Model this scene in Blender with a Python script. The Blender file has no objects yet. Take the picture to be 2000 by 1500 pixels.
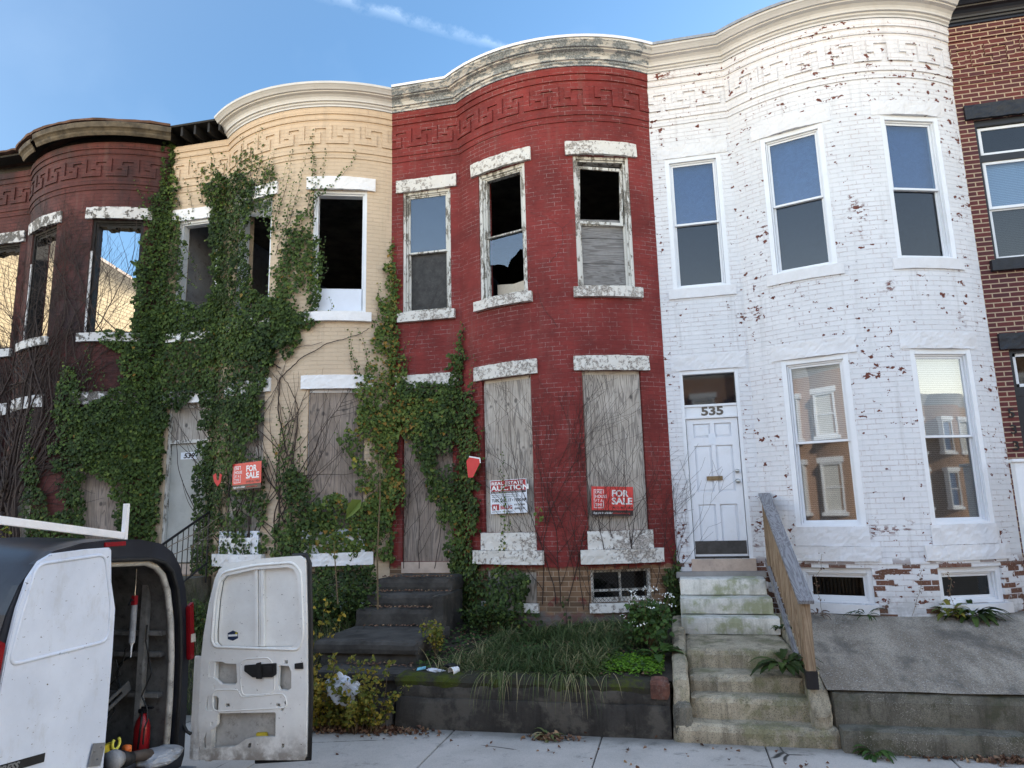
import bpy, bmesh, math, random
from mathutils import Vector, Matrix, noise
from mathutils.geometry import tessellate_polygon
S = bpy.context.scene
R = math.radians
# ---------------- camera (eye level is z = 0; the pavement lies 2.28 m below) ----------------
YAW, PITCH, ROLL, FPX = R(-12.59), R(10.26), R(-1.43), 1387.0
CAM = Vector((4.34, -10.51, 0.0))
_f = Vector((math.sin(YAW)*math.cos(PITCH), math.cos(YAW)*math.cos(PITCH), math.sin(PITCH)))
_r = Vector((math.cos(YAW), -math.sin(YAW), 0)); _u = _r.cross(_f)
_r, _u = math.cos(ROLL)*_r + math.sin(ROLL)*_u, -math.sin(ROLL)*_r + math.cos(ROLL)*_u
cd = bpy.data.cameras.new('camera'); cam = bpy.data.objects.new('camera', cd); S.collection.objects.link(cam)
M3 = Matrix((_r, _u, -_f)).transposed(); cam.matrix_world = Matrix.Translation(CAM) @ M3.to_4x4()
cd.sensor_width = 36; cd.lens = 36*FPX/2000; cd.clip_start = .05; cd.clip_end = 3000
S.camera = cam
# ---------------- sky, sun, exposure ----------------
SUN_EL, SUN_AZ = R(27), R(40)        # azimuth: sun direction = (sin az, cos az): behind the houses, to the right
w = bpy.data.worlds.new('World'); S.world = w; w.use_nodes = True
nt = w.node_tree; nt.nodes.clear()
def wn(t, **k):
    n = nt.nodes.new(t)
    for a, b in k.items(): setattr(n, a, b)
    return n
sky = wn('ShaderNodeTexSky', sky_type='NISHITA', sun_disc=False, sun_elevation=SUN_EL, sun_rotation=SUN_AZ, air_density=1.0, dust_density=.35, ozone_density=2.2)
bg = wn('ShaderNodeBackground'); out = wn('ShaderNodeOutputWorld')
tc = wn('ShaderNodeTexCoord')
mp = wn('ShaderNodeMapping'); mp.inputs['Rotation'].default_value = (0, R(0), R(0)); mp.inputs['Scale'].default_value = (1, 1, 1)
nt.links.new(tc.outputs['Generated'], mp.inputs['Vector'])
# sky behind the camera brightened as added fill for the shaded fronts: y gradient
sx = wn('ShaderNodeSeparateXYZ'); nt.links.new(tc.outputs['Generated'], sx.inputs[0])
mr = wn('ShaderNodeMapRange', interpolation_type='SMOOTHSTEP'); mr.inputs['From Min'].default_value = .80; mr.inputs['From Max'].default_value = -.10
mr.inputs['To Min'].default_value = 0.0; mr.inputs['To Max'].default_value = 1.0
nt.links.new(sx.outputs['Y'], mr.inputs['Value'])
def wmix(fac, a, b, mode='MIX'):
    m = wn('ShaderNodeMix', data_type='RGBA', blend_type=mode)
    for s, v in ((0, fac), (6, a), (7, b)):
        if hasattr(v, 'is_linked') or hasattr(v, 'links'): nt.links.new(v, m.inputs[s])
        else: m.inputs[s].default_value = v
    return m.outputs[2]
FRONT_TINT = (.66, .85, .90, 1); BACK_LOW = (5.2, 3.5, 2.3, 1); BACK_HIGH = (3.45, 2.75, 2.2, 1)
mz = wn('ShaderNodeMapRange', interpolation_type='SMOOTHSTEP'); mz.inputs['From Min'].default_value = .08; mz.inputs['From Max'].default_value = .42
nt.links.new(sx.outputs['Z'], mz.inputs['Value'])
tint = wmix(mr.outputs[0], FRONT_TINT, wmix(mz.outputs[0], BACK_LOW, BACK_HIGH))
skyc = wmix(1.0, sky.outputs[0], tint, 'MULTIPLY')
# thin cirrus streak (contrail) and faint veil: real cloud pattern in the sky dome
def dirpx(x, y):
    return (_f + (x-1000)/FPX*_r - (y-750)/FPX*_u).normalized()
a_, b_ = dirpx(600, -20), dirpx(1010, 100)
nrm = a_.cross(b_).normalized()
dp = wn('ShaderNodeVectorMath', operation='DOT_PRODUCT'); dp.inputs[1].default_value = nrm
nt.links.new(tc.outputs['Generated'], dp.inputs[0])
nz = wn('ShaderNodeTexNoise'); nz.inputs['Scale'].default_value = 22; nz.inputs['Detail'].default_value = 8; nz.inputs['Roughness'].default_value = .65
nt.links.new(tc.outputs['Generated'], nz.inputs['Vector'])
def wm(op, a, b=None, c=None):
    m = wn('ShaderNodeMath', operation=op)
    for i, v in enumerate((a, b, c)):
        if v is None: continue
        if isinstance(v, (int, float)): m.inputs[i].default_value = v
        else: nt.links.new(v, m.inputs[i])
    return m.outputs[0]
dd = wm('ABSOLUTE', wm('ADD', dp.outputs['Value'], wm('MULTIPLY', wm('SUBTRACT', nz.outputs[0], .5), .03)))
line = wm('MAXIMUM', wm('SUBTRACT', 1.0, wm('DIVIDE', dd, .009)), 0.0)
nz2 = wn('ShaderNodeTexNoise'); nz2.inputs['Scale'].default_value = 5; nz2.inputs['Detail'].default_value = 6
nt.links.new(tc.outputs['Generated'], nz2.inputs['Vector'])
veil = wm('MULTIPLY', wm('MAXIMUM', wm('SUBTRACT', nz2.outputs[0], .58), 0.0), .15)
along = wn('ShaderNodeVectorMath', operation='DOT_PRODUCT'); along.inputs[1].default_value = dirpx(1010, 100); nt.links.new(tc.outputs['Generated'], along.inputs[0])
endf = wn('ShaderNodeMapRange', interpolation_type='SMOOTHSTEP'); endf.inputs['From Min'].default_value = .90; endf.inputs['From Max'].default_value = .97; nt.links.new(along.outputs['Value'], endf.inputs['Value'])
cl = wm('MINIMUM', wm('ADD', wm('MULTIPLY', wm('MULTIPLY', line, wm('MULTIPLY', wm('MAXIMUM', wm('SUBTRACT', nz.outputs[0], .38), 0.0), .75)), endf.outputs[0]), veil), .9)
cloud = wmix(cl, skyc, (7.5, 8.6, 9.6, 1))
nt.links.new(cloud, bg.inputs['Color']); bg.inputs['Strength'].default_value = .13
nt.links.new(bg.outputs[0], out.inputs[0])
sl = bpy.data.lights.new('sun', 'SUN'); sl.energy = 4.6; sl.angle = R(.5); sl.color = (1, .93, .82)
so = bpy.data.objects.new('sun', sl); S.collection.objects.link(so)
sd = Vector((math.sin(SUN_AZ)*math.cos(SUN_EL), math.cos(SUN_AZ)*math.cos(SUN_EL), math.sin(SUN_EL)))
so.rotation_euler = sd.to_track_quat('Z', 'Y').to_euler()
S.view_settings.view_transform = 'Standard'; S.view_settings.look = 'None'; S.view_settings.gamma = 1; S.view_settings.exposure = 1.05
S.render.engine = 'CYCLES'; S.cycles.max_bounces = 8; S.cycles.diffuse_bounces = 4; S.cycles.transparent_max_bounces = 12
rnd = random.Random(7)
# ---------------- helpers ----------------
def link(o): S.collection.objects.link(o); return o
def tag(o, label=None, cat=None, group=None, kind=None):
    for k, v in (('label', label), ('category', cat), ('group', group), ('kind', kind)):
        if v: o[k] = v
    return o
def thing(name, loc, label, cat, group=None):
    o = bpy.data.objects.new(name, None); o.empty_display_size = .2; o.location = loc; link(o)
    o['_b'] = 0; del o['_b']
    return tag(o, label, cat, group)
def setparent(o, p):
    o.parent = p
    top = p
    while top.parent: top = top.parent
    if p.type == 'EMPTY': o.matrix_parent_inverse = Matrix.Translation(-Vector(p.location))
class F:
    """local frame: x along, y outward, z up"""
    def __init__(s, o, ex=(1, 0, 0), ey=(0, -1, 0), ez=(0, 0, 1)):
        s.o, s.ex, s.ey, s.ez = Vector(o), Vector(ex).normalized(), Vector(ey).normalized(), Vector(ez).normalized()
    def p(s, x, y, z): return s.o + s.ex*x + s.ey*y + s.ez*z
W0 = F((0, 0, 0), (1, 0, 0), (0, 1, 0))
class MB:
    def __init__(s): s.v, s.f, s.uv, s.mi, s.col = [], [], [], [], []
    def face(s, pts, uv=None, m=0, col=None):
        n = len(s.v); s.v += [tuple(p) for p in pts]; s.f.append(tuple(range(n, n+len(pts))))
        s.uv.append(uv); s.mi.append(m); s.col.append(col)
    def box(s, x0, x1, y0, y1, z0, z1, fr=W0, m=0, skip=()):
        c = [fr.p(x, y, z) for x in (x0, x1) for y in (y0, y1) for z in (z0, z1)]
        n = len(s.v); s.v += [tuple(q) for q in c]
        for a in ((0, 1, 3, 2), (4, 6, 7, 5), (0, 4, 5, 1), (2, 3, 7, 6), (0, 2, 6, 4), (1, 5, 7, 3)):
            s.f.append(tuple(n+i for i in a)); s.uv.append(None); s.mi.append(m); s.col.append(None)
        return s
    def tube(s, pts, rad, n=6, m=0, cap=True):
        pts = [Vector(p) for p in pts]
        if not hasattr(rad, '__len__'): rad = [rad]*len(pts)
        rings = []; up = Vector((0, 0, 1)); prev = None
        for i, p in enumerate(pts):
            t = (pts[min(i+1, len(pts)-1)] - pts[max(i-1, 0)])
            if t.length < 1e-9: t = Vector((0, 0, 1))
            t.normalize()
            a = (prev if prev is not None else (up if abs(t.z) < .9 else Vector((1, 0, 0))))
            a = (a - t*a.dot(t))
            if a.length < 1e-6: a = Vector((1, 0, 0)) - t*t.x
            a.normalize(); prev = a; b = t.cross(a)
            n0 = len(s.v)
            for k in range(n):
                an = 2*math.pi*k/n
                s.v.append(tuple(p + (a*math.cos(an) + b*math.sin(an))*rad[i]))
            rings.append(n0)
        for i in range(len(rings)-1):
            for k in range(n):
                s.f.append((rings[i]+k, rings[i]+(k+1) % n, rings[i+1]+(k+1) % n, rings[i+1]+k)); s.uv.append(None); s.mi.append(m); s.col.append(None)
        if cap:
            for r0, rev in ((rings[0], True), (rings[-1], False)):
                q = list(range(r0, r0+n)); s.f.append(tuple(q[::-1] if rev else q)); s.uv.append(None); s.mi.append(m); s.col.append(None)
        return s
    def prism(s, loops, y0, y1, fr=W0, m=0, back=True):
        """loops: outer polygon + hole polygons in the frame's (x, z); extruded from y0 to y1"""
        l3 = [[Vector((x, z, 0)) for x, z in l] for l in loops]
        flat = [p for l in l3 for p in l]; tri = tessellate_polygon(l3)
        for yy in ((y0, y1) if back else (y1,)):
            n = len(s.v); s.v += [tuple(fr.p(p.x, yy, p.y)) for p in flat]
            for t in tri: s.f.append(tuple(n+i for i in t)); s.uv.append(None); s.mi.append(m); s.col.append(None)
        for l in loops:
            n = len(s.v); k = len(l)
            s.v += [tuple(fr.p(x, y0, z)) for x, z in l] + [tuple(fr.p(x, y1, z)) for x, z in l]
            for i in range(k): s.f.append((n+i, n+(i+1) % k, n+k+(i+1) % k, n+k+i)); s.uv.append(None); s.mi.append(m); s.col.append(None)
        return s
    def build(s, name, mat, parent=None, smooth=False, bevel=0, recalc=True):
        me = bpy.data.meshes.new(name); me.from_pydata(s.v, [], s.f)
        mats = mat if isinstance(mat, (list, tuple)) else [mat]
        for m in mats: me.materials.append(m)
        if any(s.mi): me.polygons.foreach_set('material_index', s.mi)
        if any(u is not None for u in s.uv):
            ul = me.uv_layers.new(name='UVMap'); i = 0
            for p, u in zip(me.polygons, s.uv):
                for k in range(p.loop_total): ul.data[p.loop_start+k].uv = u[k] if u else (0, 0)
        if any(c is not None for c in s.col):
            ca = me.color_attributes.new('rnd', 'FLOAT_COLOR', 'CORNER')
            for p, c in zip(me.polygons, s.col):
                for k in range(p.loop_total): ca.data[p.loop_start+k].color = (c or (.5, .5, .5))+(1,) if len(c or (0, 0, 0)) == 3 else c
        if recalc or bevel:
            bm = bmesh.new(); bm.from_mesh(me)
            if bevel:
                bmesh.ops.remove_doubles(bm, verts=bm.verts, dist=1e-5)
                bmesh.ops.recalc_face_normals(bm, faces=bm.faces)
                es = [e for e in bm.edges if len(e.link_faces) == 2 and e.calc_face_angle(0) > .6]
                try: bmesh.ops.bevel(bm, geom=es, offset=bevel, segments=2, affect='EDGES', clamp_overlap=True)
                except Exception as ex: print('bevel', name, ex)
            else: bmesh.ops.recalc_face_normals(bm, faces=bm.faces)
            bm.to_mesh(me); bm.free()
        if smooth: me.polygons.foreach_set('use_smooth', [True]*len(me.polygons))
        me.update()
        o = link(bpy.data.objects.new(name, me))
        if parent: setparent(o, parent)
        return o
def text_mesh(txt, size, fr, x, z, y=.002, depth=.002, bold=0.0, sx=1.0, align='LEFT', shear=0.0):
    cu = bpy.data.curves.new('lettering', 'FONT'); cu.body = txt; cu.size = size; cu.offset = bold; cu.extrude = depth; cu.align_x = align; cu.shear = shear
    cu.resolution_u = 3
    o = bpy.data.objects.new('lettering', cu); link(o)
    dg = bpy.context.evaluated_depsgraph_get(); me = bpy.data.meshes.new_from_object(o.evaluated_get(dg))
    bpy.data.objects.remove(o); bpy.data.curves.remove(cu)
    for v in me.vertices:
        c = v.co.copy(); v.co = fr.p(x + c.x*sx, y + c.z, z + c.y)
    return me
def add_text(name, mat, parent, *a, **k):
    me = text_mesh(*a, **k); me.materials.append(mat); me.name = name
    o = link(bpy.data.objects.new(name, me)); setparent(o, parent); return o
# ---- materials ----
class N:
    def __init__(s, name, rough=.7, spec=.3):
        s.m = bpy.data.materials.new(name); s.m.use_nodes = True; s.t = s.m.node_tree
        s.b = s.t.nodes['Principled BSDF']; s.b.inputs['Roughness'].default_value = rough; s.b.inputs['Specular IOR Level'].default_value = spec
        s._o = None
    def n(s, t, **k):
        q = s.t.nodes.new(t)
        for a, b in k.items(): setattr(q, a, b)
        return q
    def put(s, inp, v):
        if hasattr(v, 'links'): s.t.links.new(v, inp)
        else:
            if hasattr(inp.default_value, '__len__') and not hasattr(v, '__len__'): v = (v,)*len(inp.default_value)
            if hasattr(v, '__len__') and len(v) == 3 and len(inp.default_value) == 4: v = tuple(v)+(1,)
            inp.default_value = v
    @property
    def obj(s):
        if s._o is None: s._o = s.n('ShaderNodeTexCoord')
        return s._o.outputs['Object']
    @property
    def uv(s):
        s.obj; return s._o.outputs['UV']
    def map(s, vec, scale=(1, 1, 1), loc=(0, 0, 0)):
        q = s.n('ShaderNodeMapping'); q.inputs['Scale'].default_value = scale; q.inputs['Location'].default_value = loc; s.put(q.inputs[0], vec); return q.outputs[0]
    def noise(s, vec, scale, detail=4, rough=.55, dist=0):
        q = s.n('ShaderNodeTexNoise'); s.put(q.inputs['Vector'], vec); q.inputs['Scale'].default_value = scale; q.inputs['Detail'].default_value = detail; q.inputs['Roughness'].default_value = rough; q.inputs['Distortion'].default_value = dist; return q.outputs[0]
    def vor(s, vec, scale, feature='F1', out='Distance'):
        q = s.n('ShaderNodeTexVoronoi', feature=feature); s.put(q.inputs['Vector'], vec); q.inputs['Scale'].default_value = scale; return q.outputs[out]
    def math(s, op, a, b=0, c=0):
        q = s.n('ShaderNodeMath', operation=op); s.put(q.inputs[0], a); s.put(q.inputs[1], b)
        if c: s.put(q.inputs[2], c)
        return q.outputs[0]
    def ramp(s, v, lo, hi, a=0.0, b=1.0, smooth=True):
        q = s.n('ShaderNodeMapRange', interpolation_type='SMOOTHSTEP' if smooth else 'LINEAR'); s.put(q.inputs[0], v)
        for i, x in ((1, lo), (2, hi), (3, a), (4, b)): q.inputs[i].default_value = x
        return q.outputs[0]
    def mix(s, f, a, b, mode='MIX'):
        q = s.n('ShaderNodeMix', data_type='RGBA', blend_type=mode); s.put(q.inputs[0], f); s.put(q.inputs[6], a); s.put(q.inputs[7], b); return q.outputs[2]
    def bump(s, h, strength=.5, dist=.01, prev=None):
        q = s.n('ShaderNodeBump'); s.put(q.inputs['Height'], h); q.inputs['Strength'].default_value = strength; q.inputs['Distance'].default_value = dist
        if prev is not None: s.t.links.new(prev, q.inputs['Normal'])
        return q.outputs[0]
    def out(s, col=None, normal=None, rough=None):
        if col is not None: s.put(s.b.inputs['Base Color'], col)
        if normal is not None: s.put(s.b.inputs['Normal'], normal)
        if rough is not None: s.put(s.b.inputs['Roughness'], rough)
        return s.m
def simple(name, col, rough=.6, var=.15, scale=6, bump=.15, metal=0, spec=.4, dirt=None, dirt_amt=.5):
    n = N(name, rough, spec); n.b.inputs['Metallic'].default_value = metal
    a = n.noise(n.obj, scale, 6, .65)
    c = n.mix(n.ramp(a, .3, .7), tuple(x*(1-var) for x in col), tuple(min(1, x*(1+var)) for x in col))
    if dirt:
        d = n.noise(n.obj, scale*2.7, 8, .75); c = n.mix(n.math('MULTIPLY', n.ramp(d, .5, .72), dirt_amt), c, dirt)
    return n.out(c, n.bump(n.noise(n.obj, scale*14, 4), bump, .004))
def brick_nodes(n, vec, bw=.212, bh=.0675, mort=.006, smooth=.25):
    q = n.n('ShaderNodeTexBrick'); n.put(q.inputs['Vector'], vec)
    q.inputs['Scale'].default_value = 1; q.inputs['Brick Width'].default_value = bw; q.inputs['Row Height'].default_value = bh
    q.inputs['Mortar Size'].default_value = mort; q.inputs['Mortar Smooth'].default_value = smooth
    q.inputs['Color1'].default_value = (0, 0, 0, 1); q.inputs['Color2'].default_value = (1, 1, 1, 1); q.inputs['Mortar'].default_value = (.5, .5, .5, 1)
    return q.outputs['Fac'], q.outputs['Color']     # mortar mask, per-brick random
# ---------------- facade geometry ----------------
HW, KINK, RB = 4.3, 1.19, 2.47
CU = (KINK+HW)/2; CC = RB - .55
def prof(u):
    return 0.0 if u <= KINK else math.sqrt(RB*RB-(u-CU)**2) - CC - (math.sqrt(RB*RB-((HW-KINK)/2)**2) - CC)
def base_us(extra=()):
    us = {0.0, KINK, HW}
    n = 26
    for i in range(1, n): us.add(round(KINK + (HW-KINK)*i/n, 4))
    for i in range(1, 4): us.add(round(KINK*i/4, 4))
    ex = sorted(extra)
    us = [u for u in us if all(abs(u-e) > .03 for e in ex) or u in (0.0, KINK, HW)]
    return sorted(set(us) | set(ex))
def nrm_at(u, side=0):
    """outward 2D normal at u; at kinks the mitre vector"""
    def segn(a):   # analytic normal
        if a < KINK-1e-6: return Vector((0, -1))
        x = (a-CU)/RB; return Vector((x, -math.sqrt(max(0, 1-x*x))))
    if abs(u-KINK) < 1e-5: a, b = Vector((0, -1)), segn(KINK)
    elif u < 1e-5: a, b = segn(HW), Vector((0, -1))
    elif u > HW-1e-5: a, b = segn(HW), Vector((0, -1))
    else: return segn(u)
    return (a+b)/(1+a.dot(b))
def P(k, u, out, z):
    n = nrm_at(u); return Vector((k*HW + u + n.x*out, -prof(u) + n.y*out, z))
_S = {}
def arclen(u):
    if u <= KINK: return u
    a0 = math.asin((KINK-CU)/RB); return KINK + RB*(math.asin((u-CU)/RB)-a0)
def u_of_s(s):
    if s <= KINK: return s
    a0 = math.asin((KINK-CU)/RB); return min(HW, CU + RB*math.sin(a0 + (s-KINK)/RB))
STOT = arclen(HW)
def ray(px, py): return _f + (px-1000)/FPX*_r - (py-750)/FPX*_u
def at(px, py, axis, val):
    d = ray(px, py); t = (val-CAM[axis])/d[axis]; return CAM + d*t
def wallhit(px, py, out=0.0):
    """where the sight line of a photo pixel meets the row's facade: (point, k, u)"""
    d = ray(px, py); best = None
    for k in (-2, -1, 0, 1, 2):
        us = BU
        for a, b in zip(us[:-1], us[1:]):
            A, B = P(k, a, out, 0), P(k, b, out, 0)
            ex, ey = B.x-A.x, B.y-A.y
            den = d.x*ey - d.y*ex
            if abs(den) < 1e-9: continue
            t = ((A.x-CAM.x)*ey - (A.y-CAM.y)*ex)/den
            if abs(ex) > 1e-9: q = (CAM.x + d.x*t - A.x)/ex
            else: q = (CAM.y + d.y*t - A.y)/ey
            if t > 0 and -1e-4 <= q <= 1.0001 and (best is None or t < best[0]):
                best = (t, k, a+(b-a)*q)
    if best is None: return None
    return CAM + d*best[0], best[1], best[2]
BU = base_us()
FLAT, B1, B2 = (.20, 1.03), (1.58, 2.39), (3.14, 3.96)
ZU0, ZU1, ZL0, ZL1 = 3.22, 5.32, -.28, 1.98
DZ0 = -.70
BZ0, BZ1 = -1.24, -.80      # basement lights
WT = -.72                   # water table line
ZB = -2.3
ZTOP = 6.77
def facade_wall(k, mats, parent, openings, ztop=ZTOP, zb=ZB, T=.30, name='wall', topjag=None):
    us = base_us([x for o in openings for x in o[:2]])
    zs = sorted({zb, ztop} | {z for o in openings for z in o[2:4]} | {-1.6, WT, 0, 1, 2.6, 4, 5, 6} - set())
    zs = [z for z in zs if zb <= z <= ztop]
    mb = MB()
    def inside(u, z): return any(o[0]-1e-6 < u < o[1]+1e-6 and o[2]-1e-6 < z < o[3]+1e-6 for o in openings)
    for a, b in zip(us[:-1], us[1:]):
        for c, d in zip(zs[:-1], zs[1:]):
            if inside((a+b)/2, (c+d)/2): continue
            sa, sb = arclen(a), arclen(b)
            mb.face([P(k, a, 0, c), P(k, b, 0, c), P(k, b, 0, d), P(k, a, 0, d)], [(sa, c), (sb, c), (sb, d), (sa, d)], 0)
            mb.face([P(k, a, -T, c), P(k, a, -T, d), P(k, b, -T, d), P(k, b, -T, c)], [(sa, c), (sa, d), (sb, d), (sb, c)], 1)
    for (a, b, c, d) in [o[:4] for o in openings]:
        for u in (a, b):
            s = arclen(u); mb.face([P(k, u, 0, c), P(k, u, -T, c), P(k, u, -T, d), P(k, u, 0, d)], [(s, c), (s+T, c), (s+T, d), (s, d)], 0)
        sub = [a] + [u for u in us if a < u < b] + [b]
        for z in (c, d):
            for e, f_ in zip(sub[:-1], sub[1:]):
                mb.face([P(k, e, 0, z), P(k, f_, 0, z), P(k, f_, -T, z), P(k, e, -T, z)], [(arclen(e), z), (arclen(f_), z), (arclen(f_), z+T), (arclen(e), z+T)], 0)
    for a, b in zip(us[:-1], us[1:]):
        mb.face([P(k, a, 0, ztop), P(k, b, 0, ztop), P(k, b, -T, ztop), P(k, a, -T, ztop)], [(arclen(a), ztop), (arclen(b), ztop), (arclen(b), ztop+T), (arclen(a), ztop+T)], 0)
    return mb.build(name, mats, parent, recalc=False)
def sweep(k, u0, u1, pr, mb, step=None, rough=0.0, rs=7.0, caps=True, m=0, closed=True, seed=0):
    """sweeps profile [(out, z)...] along the facade between u0 and u1"""
    if step:
        n = max(1, int((u1-u0)/step)); us = [u0+(u1-u0)*i/n for i in range(n+1)]
        if u0 < KINK < u1: us = sorted(set(us+[KINK]))
    else: us = [u0] + [u for u in BU if u0+.01 < u < u1-.01] + [u1]
    n0 = len(mb.v); L = len(pr)
    for u in us:
        s = arclen(u)
        for j, (o, z) in enumerate(pr):
            q = 0
            if rough and o > .006:
                q = rough*(noise.noise(Vector((s*rs+seed*9.1, z*rs, 3.3+k))) + .6*noise.noise(Vector((s*rs*3, z*rs*3, k+seed))))
            mb.v.append(tuple(P(k, u, o+q, z + (q*.4 if rough else 0))))
    rng = range(L) if closed else range(L-1)
    for i in range(len(us)-1):
        for j in rng:
            a, b = n0+i*L+j, n0+i*L+(j+1) % L; c, d = b+L, a+L
            sa, sb = arclen(us[i]), arclen(us[i+1]); za, zb_ = pr[j][1]+pr[j][0], pr[(j+1) % L][1]+pr[(j+1) % L][0]
            mb.f.append((a, b, c, d)); mb.uv.append([(sa, za), (sa, zb_), (sb, zb_), (sb, za)]); mb.mi.append(m); mb.col.append(None)
    if caps and closed:
        for i in (0, len(us)-1):
            q = [n0+i*L+j for j in range(L)]
            mb.f.append(tuple(q if i else q[::-1])); mb.uv.append([(arclen(us[i])+pr[j][0], pr[j][1]) for j in (range(L) if i else range(L-1, -1, -1))]); mb.mi.append(m); mb.col.append(None)
def rect_prof(o0, o1, z0, z1, n=1):
    pr = [(o0, z0)]
    for i in range(n+1): pr.append((o1, z0+(z1-z0)*i/n))
    pr.append((o0, z1)); return pr
def stone(k, u0, u1, z0, z1, depth, mat, parent, name, rough=.012, seed=0, below=None):
    mb = MB(); n = max(2, int((z1-z0)/.035))
    sweep(k, u0, u1, rect_prof(-.02, depth, z0, z1, n), mb, step=.035, rough=rough, seed=seed)
    return mb.build(name, mat, parent, smooth=False)
def frieze(k, mat, parent):
    mb = MB()
    e0, e1 = .0, HW
    fr_prof = [(-.01, 5.88), (.014, 5.88), (.014, 5.98), (.03, 5.98), (.03, 6.55), (.05, 6.55), (.05, 6.65), (.07, 6.65), (.07, 6.765), (-.01, 6.765)]
    sweep(k, e0, e1, fr_prof, mb)
    rows = [((0, 4),), ((0, 1), (3, 4)), ((0, 2), (3, 4)), ((1, 2), (3, 4)), ((0, 2), (3, 5))]
    rh = .0672; zt = 6.46; nu = 10; uw = STOT/nu/5
    for q in range(nu):
        for r_, segs in enumerate(rows):
            for (a, b) in segs:
                s0, s1 = (q*5+a)*uw, (q*5+b)*uw
                z1 = zt - r_*rh; z0 = z1-rh
                ua, ub = u_of_s(s0), u_of_s(s1)
                if ua < KINK < ub: parts = [(ua, KINK), (KINK, ub)]
                else: parts = [(ua, ub)]
                for x, y in parts: sweep(k, x, y, rect_prof(.025, .052, z0, z1), mb)
    return mb.build('frieze', mat, parent)
CORN = [(-.01, 6.771), (.085, 6.771), (.085, 6.80), (.11, 6.815), (.115, 6.84), (.145, 6.845), (.15, 6.87), (.165, 6.90), (.20, 6.93), (.25, 6.945), (.255, 6.962), (.285, 6.965), (.305, 6.99), (.335, 7.02), (.35, 7.03), (.355, 7.065), (-.01, 7.065)]
def cornice(k, mat, parent, u0=0.0, u1=HW, capmat=None):
    mb = MB(); sweep(k, u0, u1, CORN, mb); c = mb.build('cornice', mat, parent)
    if capmat:
        mb = MB(); sweep(k, u0, u1, [(-.02, 7.067), (.365, 7.067), (.375, 7.06), (.38, 7.10), (-.02, 7.115)], mb)
        setp = mb.build('roof_flashing', capmat, c)
    return c
def roof_and_rooms(k, inner, roofm, parent, roof=True, left=True, plaster=None):
    x0, x1 = k*HW+.11, (k+1)*HW-.11
    if roof:
        mb = MB(); us = [u for u in BU if .15 < u < HW-.15]
        for a, b in zip(us[:-1], us[1:]):
            A, B = P(k, a, -.02, 7.0), P(k, b, -.02, 7.0)
            mb.face([A, B, (B.x, 9, 6.6), (A.x, 9, 6.6)]); mb.face([A+Vector((0, 0, -.2)), B+Vector((0, 0, -.2)), (B.x, 9, 6.35), (A.x, 9, 6.35)])
        mb.build('roof', roofm, parent, recalc=False)
        mb = MB(); us = [u for u in BU if .15 < u < HW-.15]
        for z in (2.55, 5.95, -.72):
            for a, b in zip(us[:-1], us[1:]):
                A, B = P(k, a, -.31, z), P(k, b, -.31, z); mb.face([A, B, (B.x, 9, z), (A.x, 9, z)])
                A, B = P(k, a, -.31, z-.2), P(k, b, -.31, z-.2); mb.face([A, B, (B.x, 9, z-.2), (A.x, 9, z-.2)])
        mb.build('floor', inner, parent, recalc=False)
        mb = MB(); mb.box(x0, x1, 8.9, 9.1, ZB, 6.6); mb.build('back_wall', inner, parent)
def party(k, mat, parent, y1=9, ztop=6.9, name='party_wall', slope=.03):
    mb = MB(); X = k*HW
    for x in (X-.11, X+.11):
        sg = 1 if x > X else -1
        ys = [.32, 3, 6, y1]
        for a, b in zip(ys[:-1], ys[1:]):
            mb.face([(x, a, ZB), (x, b, ZB), (x, b, ztop-b*slope), (x, a, ztop-a*slope)], [(a, ZB), (b, ZB), (b, ztop-b*slope), (a, ztop-a*slope)])
    mb.face([(X-.11, .32, ztop), (X+.11, .32, ztop), (X+.11, y1, ztop-y1*slope), (X-.11, y1, ztop-y1*slope)], [(0, 0), (.2, 0), (.2, 9), (0, 9)])
    return mb.build(name, mat, parent, recalc=False)
def chord(k, u0, u1, inset):
    A, B = P(k, u0, 0, 0), P(k, u1, 0, 0); ex = (B-A).normalized(); ey = Vector((ex.y, -ex.x, 0))
    return F(A - ey*inset + Vector((0, 0, 0)), ex, ey), (B-A).length
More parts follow.
